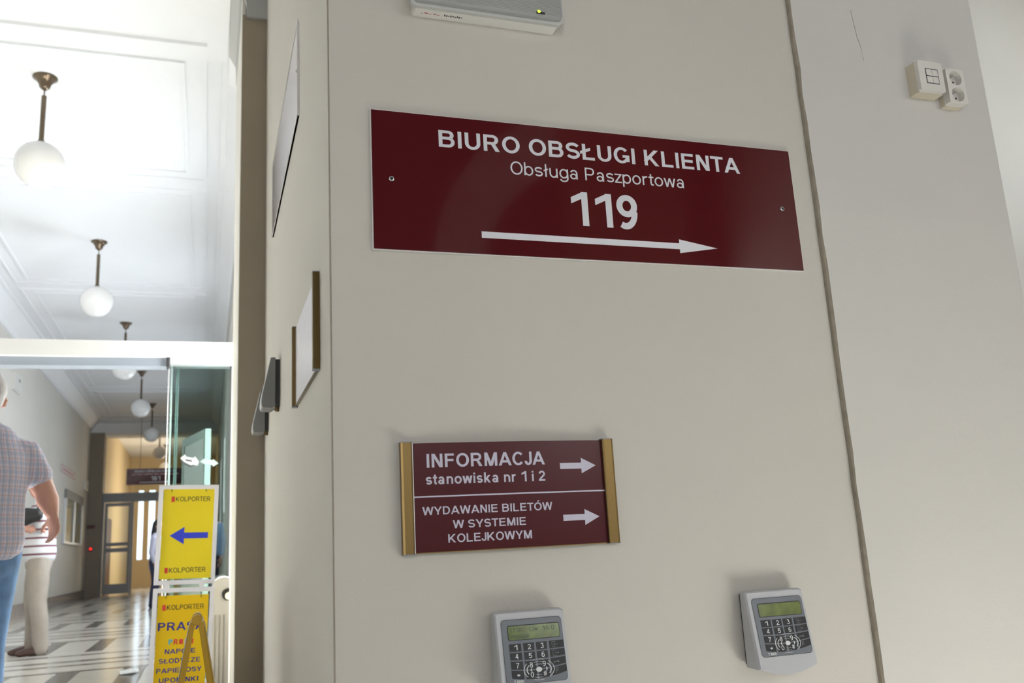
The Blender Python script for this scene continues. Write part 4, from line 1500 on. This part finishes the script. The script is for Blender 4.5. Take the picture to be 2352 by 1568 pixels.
# ------------------------------------------------------------------ people
def loft(bm, pts, rad, n=16, side=None):
    """closed tapering tube through pts; rad = (a, b) half-widths, a along side"""
    pts = [Vector(p) for p in pts]
    rings = []
    N = len(pts)
    for i, p in enumerate(pts):
        d = (pts[min(i + 1, N - 1)] - pts[max(i - 1, 0)]).normalized()
        s = Vector(side) if side else Vector((1, 0, 0))
        s = (s - d * s.dot(d))
        s = s.normalized() if s.length > 1e-3 else d.orthogonal().normalized()
        b = d.cross(s).normalized()
        ra, rb = rad[i] if isinstance(rad[i], tuple) else (rad[i], rad[i])
        rings.append((p, d, s, b, ra, rb))
    out = []
    p, d, s, b, ra, rb = rings[0]
    seq = [(p - d * min(ra, rb) * .9 * math.sin(R(a)), s, b, ra * math.cos(R(a)), rb * math.cos(R(a))) for a in (75, 45, 20)]
    seq += [(p_, s_, b_, ra_, rb_) for p_, d_, s_, b_, ra_, rb_ in rings]
    p, d, s, b, ra, rb = rings[-1]
    seq += [(p + d * min(ra, rb) * .9 * math.sin(R(a)), s, b, ra * math.cos(R(a)), rb * math.cos(R(a))) for a in (20, 45, 75)]
    for p, s, b, ra, rb in seq:
        out.append([bm.verts.new(p + s * ra * math.cos(2 * PI * k_ / n) + b * rb * math.sin(2 * PI * k_ / n)) for k_ in range(n)])
    for a, c_ in zip(out, out[1:]):
        for k_ in range(n):
            bm.faces.new((a[k_], a[(k_ + 1) % n], c_[(k_ + 1) % n], c_[k_]))
    bm.faces.new(out[0][::-1]); bm.faces.new(out[-1])
    return bm


def ball(bm, c, r):
    rx, ry, rz = r if isinstance(r, tuple) else (r, r, r)
    g = bmesh.ops.create_uvsphere(bm, u_segments=18, v_segments=12, radius=1)
    for v in g['verts']:
        v.co = Vector((c[0] + v.co.x * rx, c[1] + v.co.y * ry, c[2] + v.co.z * rz))
    return bm


def fuse(name, bm, m, parent, voxel=0.012, smooth=6):
    """melt the overlapping shapes into one continuous skin"""
    bmesh.ops.recalc_face_normals(bm, faces=bm.faces[:])
    me = bpy.data.meshes.new(name)
    bm.to_mesh(me); bm.free()
    tmp = bpy.data.objects.new('tmp', me)
    COL.objects.link(tmp)
    rm = tmp.modifiers.new('r', 'REMESH'); rm.mode = 'VOXEL'; rm.voxel_size = voxel
    sm = tmp.modifiers.new('s', 'SMOOTH'); sm.factor = .5; sm.iterations = smooth
    dg = bpy.context.evaluated_depsgraph_get()
    dg.update()
    me2 = bpy.data.meshes.new_from_object(tmp.evaluated_get(dg), depsgraph=dg)
    bpy.data.objects.remove(tmp)
    me2.name = name
    me2.materials.clear()
    return link(name, me2, m, parent, True)


def hand(bm, wrist, d, palm_n, thumb, k_=1.0, curl=0.5):
    """palm, four bent fingers of different length and a thumb leaving the side of the palm"""
    d = Vector(d).normalized()
    nrm = Vector(palm_n); nrm = (nrm - d * nrm.dot(d)).normalized()
    sd_ = Vector(thumb); sd_ = (sd_ - d * sd_.dot(d) - nrm * sd_.dot(nrm)).normalized()
    w_ = Vector(wrist)
    loft(bm, [w_ - d * .02, w_ + d * .03 * k_, w_ + d * .085 * k_], [(.026 * k_, .019 * k_), (.036 * k_, .017 * k_), (.040 * k_, .014 * k_)], 12, sd_)
    for i, L in enumerate((.068, .078, .072, .056)):
        b0 = w_ + d * .082 * k_ + sd_ * (.030 - .020 * i) * k_
        c1 = curl * .6
        p1 = b0 + (d * math.cos(c1) + nrm * math.sin(c1)) * L * .45 * k_
        p2 = p1 + (d * math.cos(c1 * 2) + nrm * math.sin(c1 * 2)) * L * .32 * k_
        p3 = p2 + (d * math.cos(c1 * 2.9) + nrm * math.sin(c1 * 2.9)) * L * .26 * k_
        loft(bm, [b0 - d * .012, p1, p2, p3], [.0092 * k_, .0088 * k_, .0080 * k_, .0068 * k_], 8)
    b0 = w_ + d * .028 * k_ + sd_ * .030 * k_
    p1 = b0 + (d * .6 + sd_ * .75 + nrm * .25).normalized() * .038 * k_
    p2 = p1 + (d * .85 + sd_ * .30 + nrm * .35).normalized() * .032 * k_
    loft(bm, [b0 - sd_ * .012, p1, p2], [.0125 * k_, .0105 * k_, .0080 * k_], 8)


def head(bm, c, f, k_=1.0):
    """head centred at c facing the horizontal direction f"""
    f = Vector((f[0], f[1], 0)).normalized()
    s = Vector((-f.y, f.x, 0))
    c = Vector(c)
    z = Vector((0, 0, 1))

    def P(a, b, h): return c + f * a * k_ + s * b * k_ + z * h * k_
    loft(bm, [P(.0, 0, .055), P(.005, 0, .02), P(.018, 0, -.03), P(.035, 0, -.085)], [(.074 * k_, .092 * k_), (.075 * k_, .094 * k_), (.066 * k_, .080 * k_), (.040 * k_, .048 * k_)], 16, s)
    loft(bm, [P(.088, 0, .015), P(.108, 0, -.028)], [.010 * k_, .015 * k_], 8)        # nose
    loft(bm, [P(.078, -.022, -.058), P(.084, 0, -.056), P(.078, .022, -.058)], [.006 * k_, .010 * k_, .006 * k_], 8)   # lips
    for b in (-1, 1):
        loft(bm, [P(-.005, b * .080, -.028), P(-.010, b * .086, .0), P(-.004, b * .082, .022)], [(.007 * k_, .012 * k_), (.009 * k_, .018 * k_), (.007 * k_, .014 * k_)], 8, s)   # ears
        loft(bm, [P(.082, b * .016, .024), P(.080, b * .050, .026)], [.008 * k_, .007 * k_], 8)   # brows
    return P


def person(loc, label, f, H=1.72, pose=None, hair='short', hair_m=HAIR_W, top_m=None, top='shirt', leg_m=None, shoe_m=SHOE, build=1.0, sleeve='short', arms=None, stride=0.05, hem=.86, arm=1.0, cuff=.25):
    """standing figure; local axes are world axes, f = the way it faces"""
    k_ = H / 1.72
    t = thing('person', loc, label, 'person')
    f = Vector((f[0], f[1], 0)).normalized()
    s = Vector((f.y, -f.x, 0))      # the figure's right

    def P(a, b, h): return f * a * k_ + s * b * k_ + Vector((0, 0, h * k_))
    body = B()
    hc = P(.03, 0, 1.605)
    HP = head(body, hc, f, k_)
    loft(body, [P(-.01, 0, 1.40), P(.005, 0, 1.47), P(.012, 0, 1.55)], [.062 * k_, .054 * k_, .055 * k_], 14)
    tor = [P(0, 0, .92), P(.01, 0, 1.02), P(.015, 0, 1.14), P(.01, 0, 1.26), P(0, 0, 1.36), P(-.01, 0, 1.42)]
    tr = [(.158, .112), (.156 * build, .118 * build), (.155 * build, .122 * build), (.165 * build, .118 * build), (.172 * build, .098), (.115, .070)]
    loft(body, tor, [(a * k_, b * k_) for a, b in tr], 20, s)
    hips, feet = [], []
    for b in (-1, 1):
        st_ = stride * b
        leg = [P(0, b * .085, .90), P(st_ * .4 + .01, b * .090, .68), P(st_ * .6 + .015, b * .092, .48), P(st_ * .7 - .01, b * .094, .32), P(st_ - .02, b * .095, .09)]
        loft(body, leg, [.088 * k_, .074 * k_, .056 * k_, .054 * k_, .038 * k_], 14)
        hips.append(leg)
        loft(body, [P(st_ - .03, b * .097, .05), P(st_ + .10, b * .105, .04)], [.038 * k_, .032 * k_], 10)
        feet.append((st_, b))
    arms = arms or {}
    A = {}
    for b in (-1, 1):
        sh = P(-.005, b * .175 * (build + 1) / 2, 1.365)
        el = P(-.03, b * .235, 1.09)
        wr = P(.06, b * .235, .86)
        if b in arms:
            el, wr = [P(*q) for q in arms[b]]
        A[b] = (sh, el, wr)
        loft(body, [sh, (sh + el) / 2, el, (el * .6 + wr * .4), wr], [.050 * k_, .045 * arm * k_, .039 * arm * k_, .041 * arm * k_, .027 * arm * k_], 12)
        hd = (wr - el).normalized()
        if b in arms and len(arms[b]) > 2: pass
        hand(body, wr, (hd + Vector((0, 0, -.55)) if b in arms else hd), -s * b - f * .2, f, k_, .55)
    bo = fuse('body', body, SKIN, t, .0085, 3)
    for b in (-1, 1):
        e = B()
        ball(e, HP(.0795, b * .031, .004), (.011 * k_, .011 * k_, .009 * k_))
        obj('eye', e, DARKG, t, smooth=True)
    # clothes
    c = B()
    loft(c, [P(.0, 0, hem), P(0, 0, .95)] + tor[1:], [((a + .018) * k_, (b + .018) * k_) for a, b in [(.158 * build, .118 * build), (.160 * build, .118 * build)] + tr[1:]], 22, s)
    for b in (-1, 1):
        sh, el, wr = A[b]
        loft(c, [P(-.005, b * .11, 1.375), sh, sh * .55 + el * .45, sh * cuff + el * (1 - cuff)] if sleeve == 'short' else [P(-.005, b * .11, 1.375), sh, el, el * .2 + wr * .8], [.060 * k_, .066 * k_, .066 * k_, .070 * k_] if sleeve == 'short' else [.060 * k_, .062 * k_, .052 * k_, .042 * k_], 14)
    loft(c, [P(-.01, 0, 1.40), P(-.004, 0, 1.455)], [.082 * k_, .070 * k_], 16)
    fuse(top, c, top_m, t, .011, 4)
    c = B()
    loft(c, [P(0, 0, .84), P(0, 0, .90), P(0, 0, .985)], [(.168 * k_, .122 * k_), (.172 * k_, .126 * k_), (.166 * k_, .120 * k_)], 20, s)
    for leg in hips:
        pts = leg[:4] + [leg[4] + Vector((0, 0, -.045 * k_))]
        loft(c, pts, [.106 * k_, .096 * k_, .083 * k_, .078 * k_, .070 * k_], 14)
    fuse('trousers', c, leg_m, t, .012, 4)
    for st_, b in feet:
        c = B()
        loft(c, [P(st_ - .055, b * .097, .042), P(st_ + .02, b * .100, .048), P(st_ + .11, b * .106, .036), P(st_ + .17, b * .108, .028)], [(.040 * k_, .042 * k_), (.042 * k_, .046 * k_), (.046 * k_, .034 * k_), (.034 * k_, .024 * k_)], 12, s)
        loft(c, [P(st_ - .055, b * .097, .016), P(st_ + .16, b * .107, .016)], [(.042 * k_, .016 * k_), (.046 * k_, .016 * k_)], 10, s)
        fuse('shoe', c, shoe_m, t, .009, 2)
    c = B()
    if hair == 'short':
        loft(c, [HP(-.005, 0, .085), HP(-.012, 0, .055), HP(-.026, 0, .020), HP(-.042, 0, -.012)], [(.068 * k_, .086 * k_), (.082 * k_, .098 * k_), (.079 * k_, .082 * k_), (.060 * k_, .056 * k_)], 16, s)
    else:
        loft(c, [HP(-.005, 0, .085), HP(-.012, 0, .05), HP(-.035, 0, -.01), HP(-.065, 0, -.12), HP(-.085, 0, -.24), HP(-.09, 0, -.34)], [(.072 * k_, .088 * k_), (.088 * k_, .102 * k_), (.092 * k_, .090 * k_), (.098 * k_, .072 * k_), (.095 * k_, .056 * k_), (.070 * k_, .040 * k_)], 16, s)
    fuse('hair', c, hair_m, t, .010, 3)
    return t


# man in a plaid shirt walking past the partition
person((-.950, 4.60, FZ), 'white-haired person in plaid shirt and blue jeans', (-.55, .83), 1.665,
       top_m=PLAID, leg_m=DENIM, build=1.12, stride=.10, hem=.93,
       arm=1.25, cuff=.42,
       arms={1: ((-.03, .275, 1.165), (-.07, .290, 1.075)), -1: ((-.03, -.25, 1.10), (.12, -.24, .92))})
# person in a striped shirt
t = person((-1.56, 10.2, FZ), 'person in white shirt with dark stripes and beige trousers holding a black bag', (-1, -.12), 1.74,
           top_m=STRIPE, leg_m=KHAKI, build=1.14, stride=.04, hem=.94, hair_m=HAIR_W,
           arms={-1: ((-.02, -.26, 1.15), (.20, -.20, 1.20)), 1: ((-.03, .25, 1.12), (.17, .18, 1.18))})
t = thing('shoulder_bag', (-1.64, 9.84, FZ + 1.27), 'black shoulder bag carried by the person in the striped shirt', 'bag')
c = B()
loft(c, [(-.09, 0, .06), (0, 0, .03), (.10, 0, .05)], [(.05, .055), (.06, .09), (.05, .06)], 14, (0, 1, 0))
fuse('pouch', c, BAG, t, .01, 3)
obj('strap', tube(B(), [(.07, 0, .06), (.10, .06, .14), (.09, .17, .21)], .012, 8), BAG, t)
person((-.90, 19.0, FZ), 'person with long black hair in a pale lilac top and dark trousers', (.9, -.2), 1.62,
       top_m=LILAC, leg_m=NAVYC, hair='long', hair_m=HAIR_B, build=.92, sleeve='long', hem=.80)
person((.02, 14.6, FZ), 'person in a blue shirt seen through the glass behind the yellow stand', (-.3, -1), 1.68,
       top_m=BLUEC, leg_m=NAVYC, build=1.05, sleeve='long', hem=.84)
